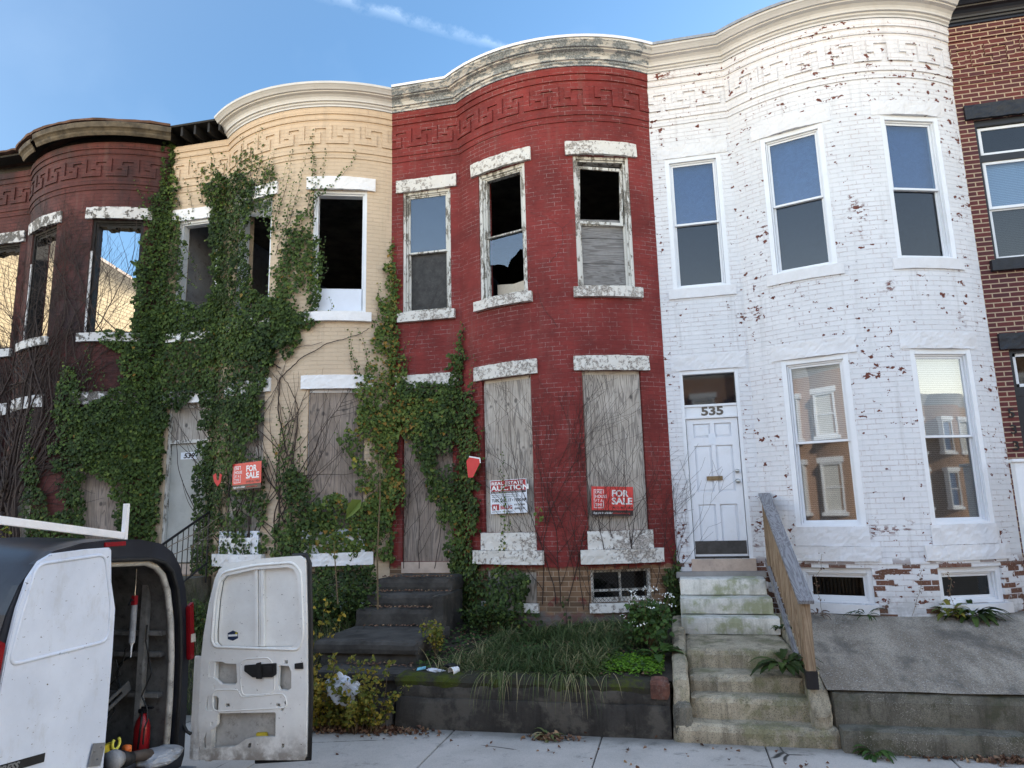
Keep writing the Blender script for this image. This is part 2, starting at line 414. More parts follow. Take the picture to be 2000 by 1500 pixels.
# ---------------- materials ----------------
def painted_brick(name, paint, under=(.16, .05, .035), chip=.0, streak=.12, seam=(.5, .5, .5), seam_amt=.3, base=None, base_z=None, soot=0.0, fade=None, rowvar=.1, specks=0):
    n = N(name, .75, .25); uv = n.uv
    wob = n.mix(.006, uv, n.n('ShaderNodeTexNoise').outputs['Color'], 'ADD')
    mort, cell = brick_nodes(n, uv)
    big = n.noise(uv, 1.1, 6, .7); mid = n.noise(uv, 6, 8, .7); fine = n.noise(uv, 45, 6, .7)
    c = n.mix(n.ramp(big, .3, .7), tuple(x*(1-streak) for x in paint), tuple(min(.9, x*(1+streak)) for x in paint))
    c = n.mix(n.math('MULTIPLY', cell, rowvar), c, tuple(x*.55 for x in paint))
    if fade: c = n.mix(n.math('MULTIPLY', n.ramp(mid, .5, .75), .5), c, fade)
    # hairline seams where the paint bridges mortar joints, only in places
    sm = n.math('MULTIPLY', n.ramp(mort, .35, .9), n.ramp(n.noise(uv, 3.2, 5, .7), .42, .62))
    sm = n.math('MULTIPLY', sm, n.ramp(fine, .38, .55))
    c = n.mix(n.math('MULTIPLY', sm, seam_amt), c, seam)
    if specks:
        sp = n.math('MULTIPLY', n.ramp(n.noise(n.map(uv, (1, 2.2, 1)), 34, 3, .6), .70, .735), n.ramp(n.noise(uv, 2.3, 3), .45, .6))
        c = n.mix(n.math('MULTIPLY', sp, specks), c, (.55, .5, .48))
    mask = None
    if chip:
        bigm = n.ramp(n.noise(uv, .8, 4, .6), .36, .70, 0, .10)
        v = n.math('ADD', n.noise(n.map(uv, (1, 1.25, 1)), 9.0, 4, .6), bigm)
        mask = n.ramp(v, .676, .684)
        clus = n.math('MULTIPLY', n.ramp(n.noise(uv, 1.15, 3, .5), .63, .69), n.ramp(n.math('ADD', n.noise(n.map(uv, (1, 1.8, 1)), 14, 4, .6), n.math('MULTIPLY', cell, .12)), .60, .612))
        mask = n.math('MAXIMUM', mask, clus)
        dk = n.mix(n.ramp(fine, .3, .6), tuple(x*.35 for x in under), tuple(x*1.1 for x in under))
        c = n.mix(mask, c, dk)
        pk = n.math('MULTIPLY', n.ramp(v, .665, .69), .14); c = n.mix(n.math('MULTIPLY', pk, n.math('SUBTRACT', 1.0, mask)), c, (.62, .45, .42))
        sep = n.n('ShaderNodeSeparateXYZ'); n.put(sep.inputs[0], uv)
        low = n.math('MULTIPLY', n.ramp(sep.outputs['Y'], -.62, -.8), 1.0)
        bm_ = n.math('MULTIPLY', n.ramp(n.math('ADD', n.math('MULTIPLY', cell, .55), n.noise(uv, 2.1, 4, .6)), .84, .87), low)
        bm_ = n.math('MULTIPLY', bm_, n.ramp(fine, .32, .42))
        c = n.mix(bm_, c, n.mix(cell, (.09, .045, .03), (.16, .075, .05))); mask = n.math('MAXIMUM', mask, bm_)
    if base is not None:
        sep = n.n('ShaderNodeSeparateXYZ'); n.put(sep.inputs[0], uv)
        e = n.math('ADD', sep.outputs['Y'], n.math('MULTIPLY', n.math('SUBTRACT', n.noise(uv, 5, 5, .7), .5), .22))
        f = n.ramp(e, base_z, base_z-.05)
        raw = n.mix(cell, tuple(x*.55 for x in base), tuple(x*1.25 for x in base))
        raw = n.mix(n.ramp(mort, .3, .8), raw, (.36, .27, .19))
        f2 = n.ramp(n.noise(uv, 3.1, 5, .7), .6, .66); f = n.math('MULTIPLY', f, n.math('SUBTRACT', 1.0, n.math('MULTIPLY', f2, .85)))
        lowest = n.ramp(e, -1.34, -1.40); raw = n.mix(lowest, raw, n.mix(n.ramp(mid, .4, .6), (.16, .08, .07), (.22, .2, .19)))
        c = n.mix(f, c, raw)
    if soot:
        s_ = n.ramp(n.noise(n.map(uv, (1, .55, 1)), .75, 6, .65), .42, .66); c = n.mix(n.math('MULTIPLY', s_, soot), c, (.02, .016, .018))
    sep = n.n('ShaderNodeSeparateXYZ'); n.put(sep.inputs[0], uv)
    gr = n.math('MULTIPLY', n.ramp(sep.outputs['Y'], -.9, -1.55), n.ramp(mid, .35, .6)); c = n.mix(n.math('MULTIPLY', gr, .55), c, (.07, .065, .05))
    run = n.math('MULTIPLY', n.ramp(n.noise(n.map(uv, (5.5, .35, 1)), 1.6, 5, .65), .50, .72), n.ramp(big, .35, .6)); c = n.mix(n.math('MULTIPLY', run, .22), c, (.16, .13, .11))
    h = n.math('SUBTRACT', 1.0, n.math('MULTIPLY', mort, .9)); h = n.math('ADD', h, n.math('MULTIPLY', fine, .35)); h = n.math('ADD', h, n.math('MULTIPLY', cell, .22))
    if mask is not None: h = n.math('SUBTRACT', h, n.math('MULTIPLY', mask, .5))
    nb = n.bump(h, .85, .006)
    return n.out(c, n.bump(mid, .25, .02, nb))
def raw_brick(name, c1, c2, mortar, soot=0, patch=None, sootz=None, bh=.0675):
    n = N(name, .8, .25); uv = n.uv; mort, cell = brick_nodes(n, uv, mort=.008, smooth=.1, bh=bh)
    c = n.mix(cell, c1, c2); c = n.mix(n.math('MULTIPLY', n.ramp(n.noise(uv, 30, 5, .7), .4, .7), .35), c, tuple(x*.4 for x in c1))
    if patch: c = n.mix(n.ramp(n.noise(uv, 1.3, 5, .7), .48, .6), c, patch)
    c = n.mix(n.ramp(mort, .35, .7), c, mortar)
    if soot:
        sep = n.n('ShaderNodeSeparateXYZ'); n.put(sep.inputs[0], uv)
        f = n.ramp(n.math('ADD', sep.outputs['Y'], n.math('MULTIPLY', n.noise(uv, 1.6, 5, .7), .9)), 5.7, 6.3)
        c = n.mix(n.math('MULTIPLY', f, soot), c, (.05, .045, .04))
    h = n.math('SUBTRACT', n.math('ADD', 1.0, n.math('MULTIPLY', cell, .25)), mort)
    return n.out(c, n.bump(h, .8, .008))
M = {}
M['white_brick'] = painted_brick('white_painted_brick', (.70, .705, .725), chip=1.0, streak=.05, seam=(.42, .30, .29), seam_amt=.55, rowvar=.05)
M['red_brick'] = painted_brick('red_painted_brick', (.182, .027, .024), seam=(.42, .30, .29), seam_amt=.5, base=(.22, .13, .075), base_z=-.74, streak=.3, fade=(.12, .034, .033), specks=.75)
M['tan_brick'] = painted_brick('tan_painted_brick', (.575, .45, .32), under=(.17, .05, .04), seam=(.33, .2, .13), seam_amt=.3, streak=.06, rowvar=.06)
M['purple_brick'] = painted_brick('burnt_maroon_brick', (.098, .030, .026), seam=(.02, .012, .012), seam_amt=1.0, streak=.35, soot=.85, fade=(.13, .04, .04), rowvar=.3)
M['raw_brick'] = raw_brick('bare_red_brick', (.135, .036, .032), (.075, .027, .032), (.40, .30, .21))
M['cream_wall'] = raw_brick('cream_party_brick', (.62, .50, .31), (.50, .39, .24), (.28, .22, .14), soot=.85, bh=.09)
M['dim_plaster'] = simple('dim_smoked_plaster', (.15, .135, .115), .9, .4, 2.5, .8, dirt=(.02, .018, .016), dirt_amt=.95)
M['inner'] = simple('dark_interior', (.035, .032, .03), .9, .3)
M['plaster'] = simple('grey_plaster', (.36, .36, .38), .85, .12, 3, dirt=(.10, .07, .05), dirt_amt=.8)
M['roofing'] = simple('roofing', (.05, .05, .05), .9)
M['char'] = simple('charred_wood', (.012, .011, .010), .65, .5, 20, 1.0)
M['burnt_edge'] = simple('scorched_tin', (.10, .055, .038), .8, .5, 4, .5)
def peel(name, paint, under, amt=.5, scale=9, stretch=(1, 1, 1), rough=.7):
    n = N(name, rough, .3); v = n.map(n.obj, stretch)
    a = n.noise(v, scale, 9, .72); b = n.noise(n.obj, 1.7, 3)
    f = n.ramp(n.math('ADD', a, n.math('MULTIPLY', n.math('SUBTRACT', b, .5), .5)), .5+.2*(.5-amt), .53+.2*(.5-amt))
    c = n.mix(f, paint, n.mix(n.ramp(n.noise(n.obj, 50, 3), .4, .6), tuple(x*.6 for x in under), tuple(min(1, x*1.3) for x in under)))
    return n.out(c, n.bump(n.math('ADD', n.math('MULTIPLY', n.math('SUBTRACT', 1.0, f), .6), n.math('MULTIPLY', a, .5)), .5, .008))
M['corn_white'] = simple('white_cornice_paint', (.56, .565, .56), .5, .06, 2, .05, dirt=(.42, .40, .36), dirt_amt=.35)
M['corn_peel'] = peel('peeling_cornice_paint', (.56, .56, .535), (.24, .27, .29), .74, 5, (1, 1, 3.5))
M['corn_black'] = simple('black_cornice_paint', (.010, .012, .018), .35, .2, 3, .05)
M['corn_burnt'] = simple('scorched_cornice', (.085, .068, .045), .8, .55, 5, .8, dirt=(.035, .032, .028), dirt_amt=.9)
M['flash_white'] = simple('white_metal_flashing', (.70, .72, .76), .35, .05)
M['flash_grey'] = simple('grey_metal_flashing', (.25, .28, .33), .45, .2, 8)
M['stone_white'] = simple('white_painted_stone', (.78, .77, .77), .6, .04, 5, .5, dirt=(.50, .46, .40), dirt_amt=.22)
M['stone_flush'] = simple('flush_painted_stone', (.69, .69, .705), .65, .04, 4, .8, dirt=(.48, .44, .40), dirt_amt=.2)
M['stone_speck'] = peel('weathered_white_stone', (.64, .62, .58), (.34, .31, .28), .36, 17)
M['stone_burnt'] = peel('sooty_white_stone', (.56, .55, .54), (.12, .11, .10), .5, 8)
M['stone_tan'] = simple('pinkish_sill_stone', (.48, .38, .31), .8, .12, 5, .3, dirt=(.25, .2, .16))
M['stone_black'] = simple('black_painted_stone', (.010, .012, .018), .45, .3, 14, .8)
M['vinyl'] = simple('white_vinyl', (.74, .76, .79), .35, .03, 3, .02, dirt=(.5, .5, .48), dirt_amt=.15)
M['old_white'] = peel('peeling_white_woodwork', (.62, .61, .57), (.23, .21, .18), .42, 16, (1, 1, .35))
M['beige_trim'] = simple('beige_trim_paint', (.52, .46, .37), .6, .08, 5, .1, dirt=(.25, .2, .15))
M['white_panel'] = simple('white_panel_paint', (.66, .70, .78), .45, .04, 3)
M['black_trim'] = simple('black_trim_paint', (.012, .013, .018), .4)
def glass(name, tint=(.6, .7, .8), ior=2.0, rough=.01):
    n = N(name); t = n.t
    gl = n.n('ShaderNodeBsdfGlossy'); gl.inputs['Roughness'].default_value = rough; gl.inputs['Color'].default_value = (1, 1, 1, 1)
    tr = n.n('ShaderNodeBsdfTransparent'); tr.inputs['Color'].default_value = tint+(1,)
    lw = n.n('ShaderNodeLayerWeight'); lw.inputs['Blend'].default_value = .5
    f0 = ((ior-1)/(ior+1))**2
    fr = n.n('ShaderNodeMapRange'); fr.inputs[3].default_value = f0; fr.inputs[4].default_value = 1.0; n.put(fr.inputs[0], n.math('POWER', lw.outputs['Facing'], 5.0))
    nb = n.bump(n.noise(n.obj, 1.1, 1), .012, .05); t.links.new(nb, gl.inputs['Normal'])
    mx = n.n('ShaderNodeMixShader'); t.links.new(fr.outputs[0], mx.inputs[0]); t.links.new(tr.outputs[0], mx.inputs[1]); t.links.new(gl.outputs[0], mx.inputs[2])
    t.links.new(mx.outputs[0], t.nodes['Material Output'].inputs[0]); return n.m
M['glass'] = glass('window_glass', (.62, .72, .82), ior=1.72); M['glass_low'] = glass('reflective_window_glass', (.86, .88, .9), 2.05); M['glass_lowd'] = glass('screened_window_glass', (.55, .56, .57), 2.1, .02); M['glass_dark'] = glass('dusty_window_glass', (.42, .44, .46), 1.55, .03)
def sky_blue_film():  # mottled sheet; reflected sky of the upper panes is put into its blue
    n = N('window_film_sky_reflection', .35, .5)
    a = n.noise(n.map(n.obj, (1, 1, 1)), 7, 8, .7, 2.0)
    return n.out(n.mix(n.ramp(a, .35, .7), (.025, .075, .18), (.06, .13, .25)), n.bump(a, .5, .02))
M['sky_blue_film'] = sky_blue_film()
M['dark_board'] = simple('dark_weathered_board', (.028, .026, .025), .6, .5, 9, .3, dirt=(.09, .08, .075))
def blind():
    n = N('window_blind', .5, .3); w_ = n.n('ShaderNodeTexWave', wave_type='BANDS', bands_direction='Z', wave_profile='SAW'); n.put(w_.inputs['Vector'], n.obj); w_.inputs['Scale'].default_value = 12.5; w_.inputs['Distortion'].default_value = 0
    return n.out(n.mix(n.ramp(w_.outputs['Fac'], .0, .9), (.42, .42, .40), (.78, .78, .75)), n.bump(w_.outputs['Fac'], .5, .01))
M['blind'] = blind()
def plywood(name, a, b, dark=(.09, .08, .075), horiz=False, knots=True):
    n = N(name, .8, .2); sc = (4.0, 4.0, .30) if not horiz else (.42, .42, 3.6)
    v = n.map(n.obj, sc); q = n.noise(v, 1.4, 3, .45, .6)
    s_ = n.math('SINE', n.math('MULTIPLY', q, 110)); fib = n.noise(n.map(n.obj, (60, 60, 2.5) if not horiz else (2.5, 2.5, 60)), 1, 4, .7)
    blot = n.noise(n.obj, 2.3, 6, .7)
    c = n.mix(n.ramp(blot, .3, .7), a, b)
    c = n.mix(n.math('MULTIPLY', n.ramp(s_, .1, .9), .55), c, dark)
    c = n.mix(n.math('MULTIPLY', n.ramp(fib, .45, .75), .45), c, tuple(x*.5 for x in a))
    if knots:
        sep = n.n('ShaderNodeSeparateXYZ'); n.put(sep.inputs[0], n.obj)
        band = n.math('ABSOLUTE', n.math('SUBTRACT', n.math('FRACT', n.math('MULTIPLY', sep.outputs['Z'], 1.55)), .5))
        k = n.math('MULTIPLY', n.ramp(n.vor(n.map(n.obj, (1, 1, .7)), 10), .36, .16), n.ramp(band, .13, .05))
        c = n.mix(n.math('MULTIPLY', k, .75), c, (.05, .045, .045))
    return n.out(c, n.bump(n.math('ADD', s_, n.math('MULTIPLY', fib, 2)), .3, .003))
M['ply'] = plywood('weathered_plywood', (.37, .33, .285), (.52, .475, .42))
M['ply_brown'] = plywood('brown_weathered_plywood', (.25, .20, .16), (.38, .31, .26))
M['ply_grey'] = plywood('grey_plank_board', (.17, .165, .16), (.27, .26, .255), horiz=True, knots=False)
M['door_white'] = simple('white_door_paint', (.74, .76, .80), .4, .03, 2, .03, dirt=(.5, .48, .44), dirt_amt=.25)
M['door_grey'] = simple('pale_grey_door_paint', (.40, .40, .37), .6, .08, 2, .05, dirt=(.28, .27, .24), dirt_amt=.4)
M['kick'] = simple('dark_kick_plate', (.045, .045, .045), .4, .3, 10)
M['metal'] = simple('brushed_metal', (.5, .5, .48), .3, .1, 8, .05, metal=.9)
M['dkmetal'] = simple('dark_metal', (.03, .03, .03), .4, .2, 8)
M['brass'] = simple('dull_brass', (.22, .17, .10), .4, .2, 10, metal=.7)
M['num'] = simple('number_bronze', (.10, .085, .07), .4)
M['black'] = simple('black_lettering', (.008, .008, .009), .5)
M['whitep'] = simple('white_lettering', (.80, .80, .80), .5, .02)
M['sign_red'] = simple('red_sign_board', (.62, .050, .045), .45, .04)
M['sign_drk'] = simple('dark_sign_strip', (.035, .02, .02), .45)
M['hole'] = simple('grubby_door_cavity', (.46, .45, .42), .6, .2, 4, .1, dirt=(.14, .12, .10), dirt_amt=.7)
M['sign_maroon'] = simple('maroon_sign_print', (.36, .02, .03), .45)
M['sign_white'] = simple('white_sign_board', (.70, .74, .80), .45, .03)
M['concrete_old'] = simple('blackened_concrete', (.048, .043, .038), .9, .45, 3, .6, dirt=(.11, .10, .09), dirt_amt=.35)
def conc(name, col, dark, moss=None, sc=1.6, speck=0):
    n = N(name, .88, .25); o = n.obj
    a = n.noise(o, sc, 8, .68); b = n.noise(n.map(o, (2.5, 2.5, .35)), 3, 7, .7); f = n.noise(o, 60, 4, .7)
    c = n.mix(n.ramp(a, .35, .68), col, tuple(x*.62 for x in col)); c = n.mix(n.math('MULTIPLY', n.ramp(b, .45, .68), .8), c, dark)
    c = n.mix(n.math('MULTIPLY', n.ramp(f, .35, .7), .25), c, tuple(x*.35 for x in col))
    if moss: c = n.mix(n.math('MULTIPLY', n.ramp(n.noise(o, 2.7, 7, .7), .48, .62), .8), c, moss)
    if speck:
        v = n.vor(o, speck, out='Color'); sp = n.n('ShaderNodeSeparateColor'); n.put(sp.inputs[0], v)
        ex = n.ramp(n.noise(o, 2.2, 5, .7), .45, .6)
        c = n.mix(n.math('MULTIPLY', n.ramp(sp.outputs[0], .86, .92), n.math('MULTIPLY', ex, .7)), c, (.30, .28, .25)); c = n.mix(n.math('MULTIPLY', n.ramp(sp.outputs[1], .8, .85), .5), c, (.05, .05, .045))
    return n.out(c, n.bump(n.math('ADD', f, n.math('MULTIPLY', a, 2)), .5, .006))
M['marble'] = conc('stained_marble', (.78, .76, .70), (.27, .27, .21), moss=(.27, .29, .16))
M['conc_tan'] = conc('mossy_tan_concrete', (.50, .43, .31), (.14, .12, .085), moss=(.18, .17, .09), speck=150)
M['conc_dark'] = conc('grimy_dark_concrete', (.055, .050, .044), (.022, .020, .018), moss=(.10, .09, .075))
M['conc_kerb'] = conc('grimy_kerb_concrete', (.18, .165, .13), (.055, .05, .04), moss=(.06, .06, .035), speck=150)
def exposed():
    n = N('exposed_aggregate', .9, .25); o = n.obj
    v = n.vor(o, 120, out='Color'); sp = n.n('ShaderNodeSeparateColor'); n.put(sp.inputs[0], v)
    big = n.noise(n.map(o, (1.6, .5, 1)), 1.5, 6, .65)
    c = n.mix(n.ramp(big, .35, .65), (.215, .18, .14), (.385, .335, .27))
    c = n.mix(n.ramp(sp.outputs[0], .88, .95), c, (.42, .40, .37)); c = n.mix(n.math('MULTIPLY', n.ramp(sp.outputs[1], .6, .7), .5), c, (.08, .075, .07)); c = n.mix(n.math('MULTIPLY', n.ramp(n.noise(n.map(o, (1.1, .55, 1)), 2.2, 6, .7), .5, .66), .55), c, (.06, .058, .055))
    return n.out(c, n.bump(n.vor(o, 95), .6, .006))
M['ramp'] = exposed()
def walk():
    n = N('pavement_concrete', .85, .25); o = n.obj
    a = n.noise(o, 1.3, 8, .65); f = n.noise(o, 130, 3, .6); st = n.noise(o, 4, 8, .75)
    c = n.mix(n.ramp(a, .3, .7), (.52, .475, .43), (.42, .385, .345)); c = n.mix(n.math('MULTIPLY', n.ramp(f, .4, .7), .3), c, (.12, .12, .12))
    c = n.mix(n.math('MULTIPLY', n.ramp(st, .54, .68), .6), c, (.16, .15, .135)); ck = n.n('ShaderNodeTexVoronoi', feature='DISTANCE_TO_EDGE'); n.put(ck.inputs['Vector'], n.mix(.12, o, n.n('ShaderNodeTexNoise').outputs['Color'], 'ADD')); ck.inputs['Scale'].default_value = .55; c = n.mix(n.math('MULTIPLY', n.ramp(ck.outputs['Distance'], .006, .002), n.ramp(a, .5, .6)), c, (.05, .045, .04))
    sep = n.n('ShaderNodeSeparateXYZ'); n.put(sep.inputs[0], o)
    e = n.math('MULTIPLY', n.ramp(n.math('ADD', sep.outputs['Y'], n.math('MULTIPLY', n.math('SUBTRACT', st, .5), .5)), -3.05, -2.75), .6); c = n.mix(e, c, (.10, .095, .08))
    return n.out(c, n.bump(n.math('ADD', f, a), .35, .003))
M['walk'] = walk()
M['asphalt'] = simple('asphalt', (.10, .098, .095), .9, .2, 4, .8)
M['kerb'] = simple('kerb_concrete', (.26, .25, .24), .85, .15, 4, .4)
M['soil'] = simple('dark_soil', (.035, .028, .02), .95, .4, 8, 1.0, dirt=(.06, .06, .025))
M['wood'] = plywood('raw_timber', (.25, .18, .115), (.35, .26, .175), dark=(.14, .08, .045), knots=False)
def timber():
    n = N('weathered_grey_timber', .8, .2); v = n.map(n.obj, (6, .9, 1.4)); q = n.noise(v, 1.2, 3, .5, .8)
    s_ = n.math('SINE', n.math('MULTIPLY', q, 85)); c = n.mix(n.ramp(s_, -.2, .9), (.25, .245, .255), (.155, .15, .155))
    c = n.mix(n.math('MULTIPLY', n.ramp(n.noise(n.map(n.obj, (40, 3, 3)), 2, 4), .5, .7), .4), c, (.15, .13, .12)); return n.out(c, n.bump(s_, .3, .003))
M['timber_grey'] = timber()
def leafmat(name, cols, rough=.55, trans=.2, spec=.22):
    n = N(name, rough, spec); at_ = n.n('ShaderNodeAttribute', attribute_name='rnd'); sp = n.n('ShaderNodeSeparateColor'); n.put(sp.inputs[0], at_.outputs['Color'])
    r_ = n.n('ShaderNodeValToRGB'); n.put(r_.inputs[0], sp.outputs[0]); cr = r_.color_ramp
    while len(cr.elements) < len(cols): cr.elements.new(.5)
    for e, (p, c) in zip(cr.elements, cols): e.position = p; e.color = tuple(c)+(1,)
    m = n.out(r_.outputs[0]); 
    if trans:
        tl = n.n('ShaderNodeBsdfTranslucent'); n.put(tl.inputs[0], r_.outputs[0]); mx = n.n('ShaderNodeMixShader'); mx.inputs[0].default_value = trans
        n.t.links.new(n.b.outputs[0], mx.inputs[1]); n.t.links.new(tl.outputs[0], mx.inputs[2]); n.t.links.new(mx.outputs[0], n.t.nodes['Material Output'].inputs[0])
    return m
M['ivy'] = leafmat('ivy_leaf', [(0, (.016, .030, .009)), (.4, (.038, .064, .016)), (.75, (.095, .145, .030)), (.92, (.17, .21, .045)), (1, (.26, .15, .03))])
M['ivy_light'] = leafmat('light_ivy_leaf', [(0, (.045, .075, .016)), (.5, (.095, .145, .03)), (.85, (.16, .21, .045)), (1, (.35, .28, .04))])
M['yellow'] = leafmat('yellow_leaf', [(0, (.07, .10, .02)), (.35, (.14, .15, .025)), (.7, (.27, .205, .03)), (1, (.42, .28, .035))])
M['weed'] = leafmat('weed_leaf', [(0, (.02, .045, .012)), (.5, (.045, .09, .022)), (1, (.09, .16, .035))])
M['lime'] = leafmat('lime_ground_leaf', [(0, (.05, .12, .01)), (.5, (.10, .22, .015)), (1, (.17, .32, .03))])
M['grass'] = leafmat('grass_blade', [(0, (.030, .050, .018)), (.45, (.065, .100, .032)), (.8, (.13, .155, .055)), (1, (.30, .26, .14))])
M['dry'] = leafmat('dead_leaf', [(0, (.06, .03, .02)), (.4, (.13, .065, .04)), (.8, (.22, .13, .08)), (1, (.36, .24, .13))], trans=0)
M['redleaf'] = leafmat('red_leaf', [(0, (.10, .012, .012)), (1, (.22, .03, .02))])
M['petal'] = simple('white_petals', (.8, .8, .75), .6)
M['vine'] = simple('vine_bark', (.035, .022, .018), .85, .4, 30, .6)
M['vine_grey'] = simple('pale_vine_bark', (.16, .13, .10), .85, .3, 30, .5)
M['stem'] = simple('brown_stem', (.12, .085, .045), .8, .3, 20)
M['dry_stem'] = simple('straw_stem', (.20, .16, .10), .8, .3, 20)
M['iron'] = simple('black_iron', (.010, .010, .012), .45, .2, 20)
# ---------------- window builders ----------------
def window(k, rng, z0, z1, parent, style, **o):
    """frame is the part; sash, pane, board are its sub-parts"""
    fr, L = chord(k, rng[0], rng[1], o.get('inset', .07)); H = z1-z0
    fr.o = fr.o + Vector((0, 0, z0))
    fm = {'vinyl': M['vinyl'], 'old': M['old_white'], 'tan': M['vinyl'], 'burnt': M['char'], 'trim': M['black_trim']}[style]
    t = o.get('t', .075)
    def ring(mb, x0, x1, za, zb, w, y0, y1, wt=None, wb=None):
        wt = w if wt is None else wt; wb = w if wb is None else wb
        mb.box(x0, x0+w, y0, y1, za, zb, fr); mb.box(x1-w, x1, y0, y1, za, zb, fr)
        mb.box(x0+w, x1-w, y0, y1, zb-wt, zb, fr); mb.box(x0+w, x1-w, y0, y1, za, za+wb, fr)
    mb = MB()
    if style == 'vinyl':
        ring(mb, -.005, L+.005, -.005, H+.005, .07, -.14, .045, .075, .035)
        ring(mb, .065, L-.065, .03, H-.07, .022, -.13, .012, .022, .022)
    elif style == 'trim':
        ring(mb, -.01, L+.01, 0, H+.01, .05, -.14, .02, .10, .05)
    else:
        ring(mb, .0, L, 0, H, t*.6, -.14, .03); ring(mb, t*.6, L-t*.6, t*.4, H-t*.5, t*.4, -.14, .0)
    wnd = mb.build('window', fm, parent, bevel=0 if style == 'burnt' else .003)
    g = o.get('in', .088 if style == 'vinyl' else t)
    x0, x1, za, zb = g, L-g, .05, H-.09
    zm = za + (zb-za)*o.get('mid', .5)
    P1, P2 = o.get('panes', ('glass', 'glass_dark'))
    def sash(name, a, b, y, mat, pane=None, w=.034, skew=0, wt=None):
        mb = MB(); f2 = fr
        if skew: 
            ax = Matrix.Rotation(skew, 3, fr.ey); c0 = fr.p((x0+x1)/2, 0, b)
            f2 = F(c0 - (ax @ fr.ex)*((x0+x1)/2) - (ax @ fr.ez)*b, ax @ fr.ex, fr.ey, ax @ fr.ez)
        mb.box(x0, x0+w, y-.03, y, a, b, f2); mb.box(x1-w, x1, y-.03, y, a, b, f2); mb.box(x0+w, x1-w, y-.03, y, b-(wt or w), b, f2); mb.box(x0+w, x1-w, y-.03, y, a, a+w, f2)
        s_ = mb.build(name, mat, wnd, bevel=.002)
        if pane:
            q = MB().box(x0+w, x1-w, y-.018, y-.014, a+w, b-w, f2); q.build('pane', pane, s_ if s_.parent is None else wnd)
        return s_
    k_ = o.get('kind')
    if k_ == 'double':
        sash('sash', zm-.012, zb, -.01, o.get('sm', fm), M[P1], .03); sash('sash', za, zm+.016, -.045, o.get('sm', fm), M[P2], .03)
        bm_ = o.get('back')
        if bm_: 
            q = MB(); q.box(x0, x1, -.10, -.095, za, zb, fr); q.build('blind' if bm_ == 'blind' else 'sky_reflection_film', M[bm_], wnd)
    return wnd, fr, L, H, sash, (x0, x1, za, zb, zm)
def board(fr, x0, x1, z0, z1, y, mat, parent, name='board', y1=None, hole=None):
    mb = MB(); mb.box(x0, x1, y, y1 if y1 is not None else y+.014, z0, z1, fr); return mb.build(name, mat, parent, bevel=.001)
OPEN_STD = [FLAT+(ZU0, ZU1), B1+(ZU0, ZU1), B2+(ZU0, ZU1), FLAT+(DZ0, ZL1), B1+(ZL0, ZL1), B2+(ZL0, ZL1), B1+(BZ0, BZ1), B2+(BZ0, BZ1)]
def stones(k, parent, mat, flush=False, only=None, seed0=0, sillmat=None):
    d = .045 if not flush else .010
    i = 0
    for rng in (FLAT, B1, B2):
        for up in (1, 0):
            i += 1
            z1 = ZU1 if up else ZL1
            stone(k, rng[0]-.11, rng[1]+.11, z1, z1+.215, d, mat, parent, 'lintel', .012 if not flush else .014, i+k*10)
            if up: stone(k, rng[0]-.07, rng[1]+.07, ZU0-.15, ZU0, d+(.015 if flush else .03), sillmat or mat, parent, 'sill', .006, i+k*10)
            elif rng is not FLAT:
                stone(k, rng[0]-.02, rng[1]+.02, ZL0-.245, ZL0, d+.01, sillmat or mat, parent, 'sill', .014, i+k*10)
                stone(k, rng[0]-.12, rng[1]+.12, WT+.003, ZL0-.25, d+(.025 if flush else .06), sillmat or mat, parent, 'sill_base', .016, i+5+k*10)
    for rng in (B1, B2): stone(k, rng[0]-.03, rng[1]+.03, BZ0-.12, BZ0, .06, sillmat or mat, parent, 'basement_sill', .004, 40+k)
def house(name, k, label, brick, ztop=ZTOP, inner='inner'):
    t = thing('row_house', (k*HW+HW/2, 0, ZB), label, 'house', 'bow fronted row houses')
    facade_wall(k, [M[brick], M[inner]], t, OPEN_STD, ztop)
    # water table ledge
    mb = MB(); sweep(k, 0, HW, [(-.01, WT-.035), (.012, WT-.035), (.012, WT), (-.01, WT)], mb)
    mb.build('ledge', M[brick], t)
    return t
# ======== white house (535) ========
hw = house('row_house', 1, 'white painted brick row house with flaking paint and an intact white cornice', 'white_brick')
frieze(1, M['white_brick'], hw); cornice(1, M['corn_white'], hw, capmat=M['flash_grey']); stones(1, hw, M['stone_flush'], True)
roof_and_rooms(1, M['inner'], M['roofing'], hw); party(2, M['inner'], hw)
for rng in (FLAT, B1, B2): window(1, rng, ZU0, ZU1, hw, 'vinyl', kind='double', back='sky_blue_film', inset=.05)
for rng in (B1, B2): window(1, rng, ZL0, ZL1, hw, 'vinyl', kind='double', back='blind', inset=.05, panes=('glass_low', 'glass_lowd'))
for rng in (B1, B2):
    wb, fr, L, H, sash, (x0, x1, za, zb, zm) = window(1, rng, BZ0, BZ1, hw, 'vinyl', inset=.08, **{'in': .085})
    sash('sash', .05, H-.09, -.02, M['vinyl'], M['glass_dark'], .035)
    board(fr, x0, x1, .05, H-.08, -.12, M['inner'], wb, 'backing')
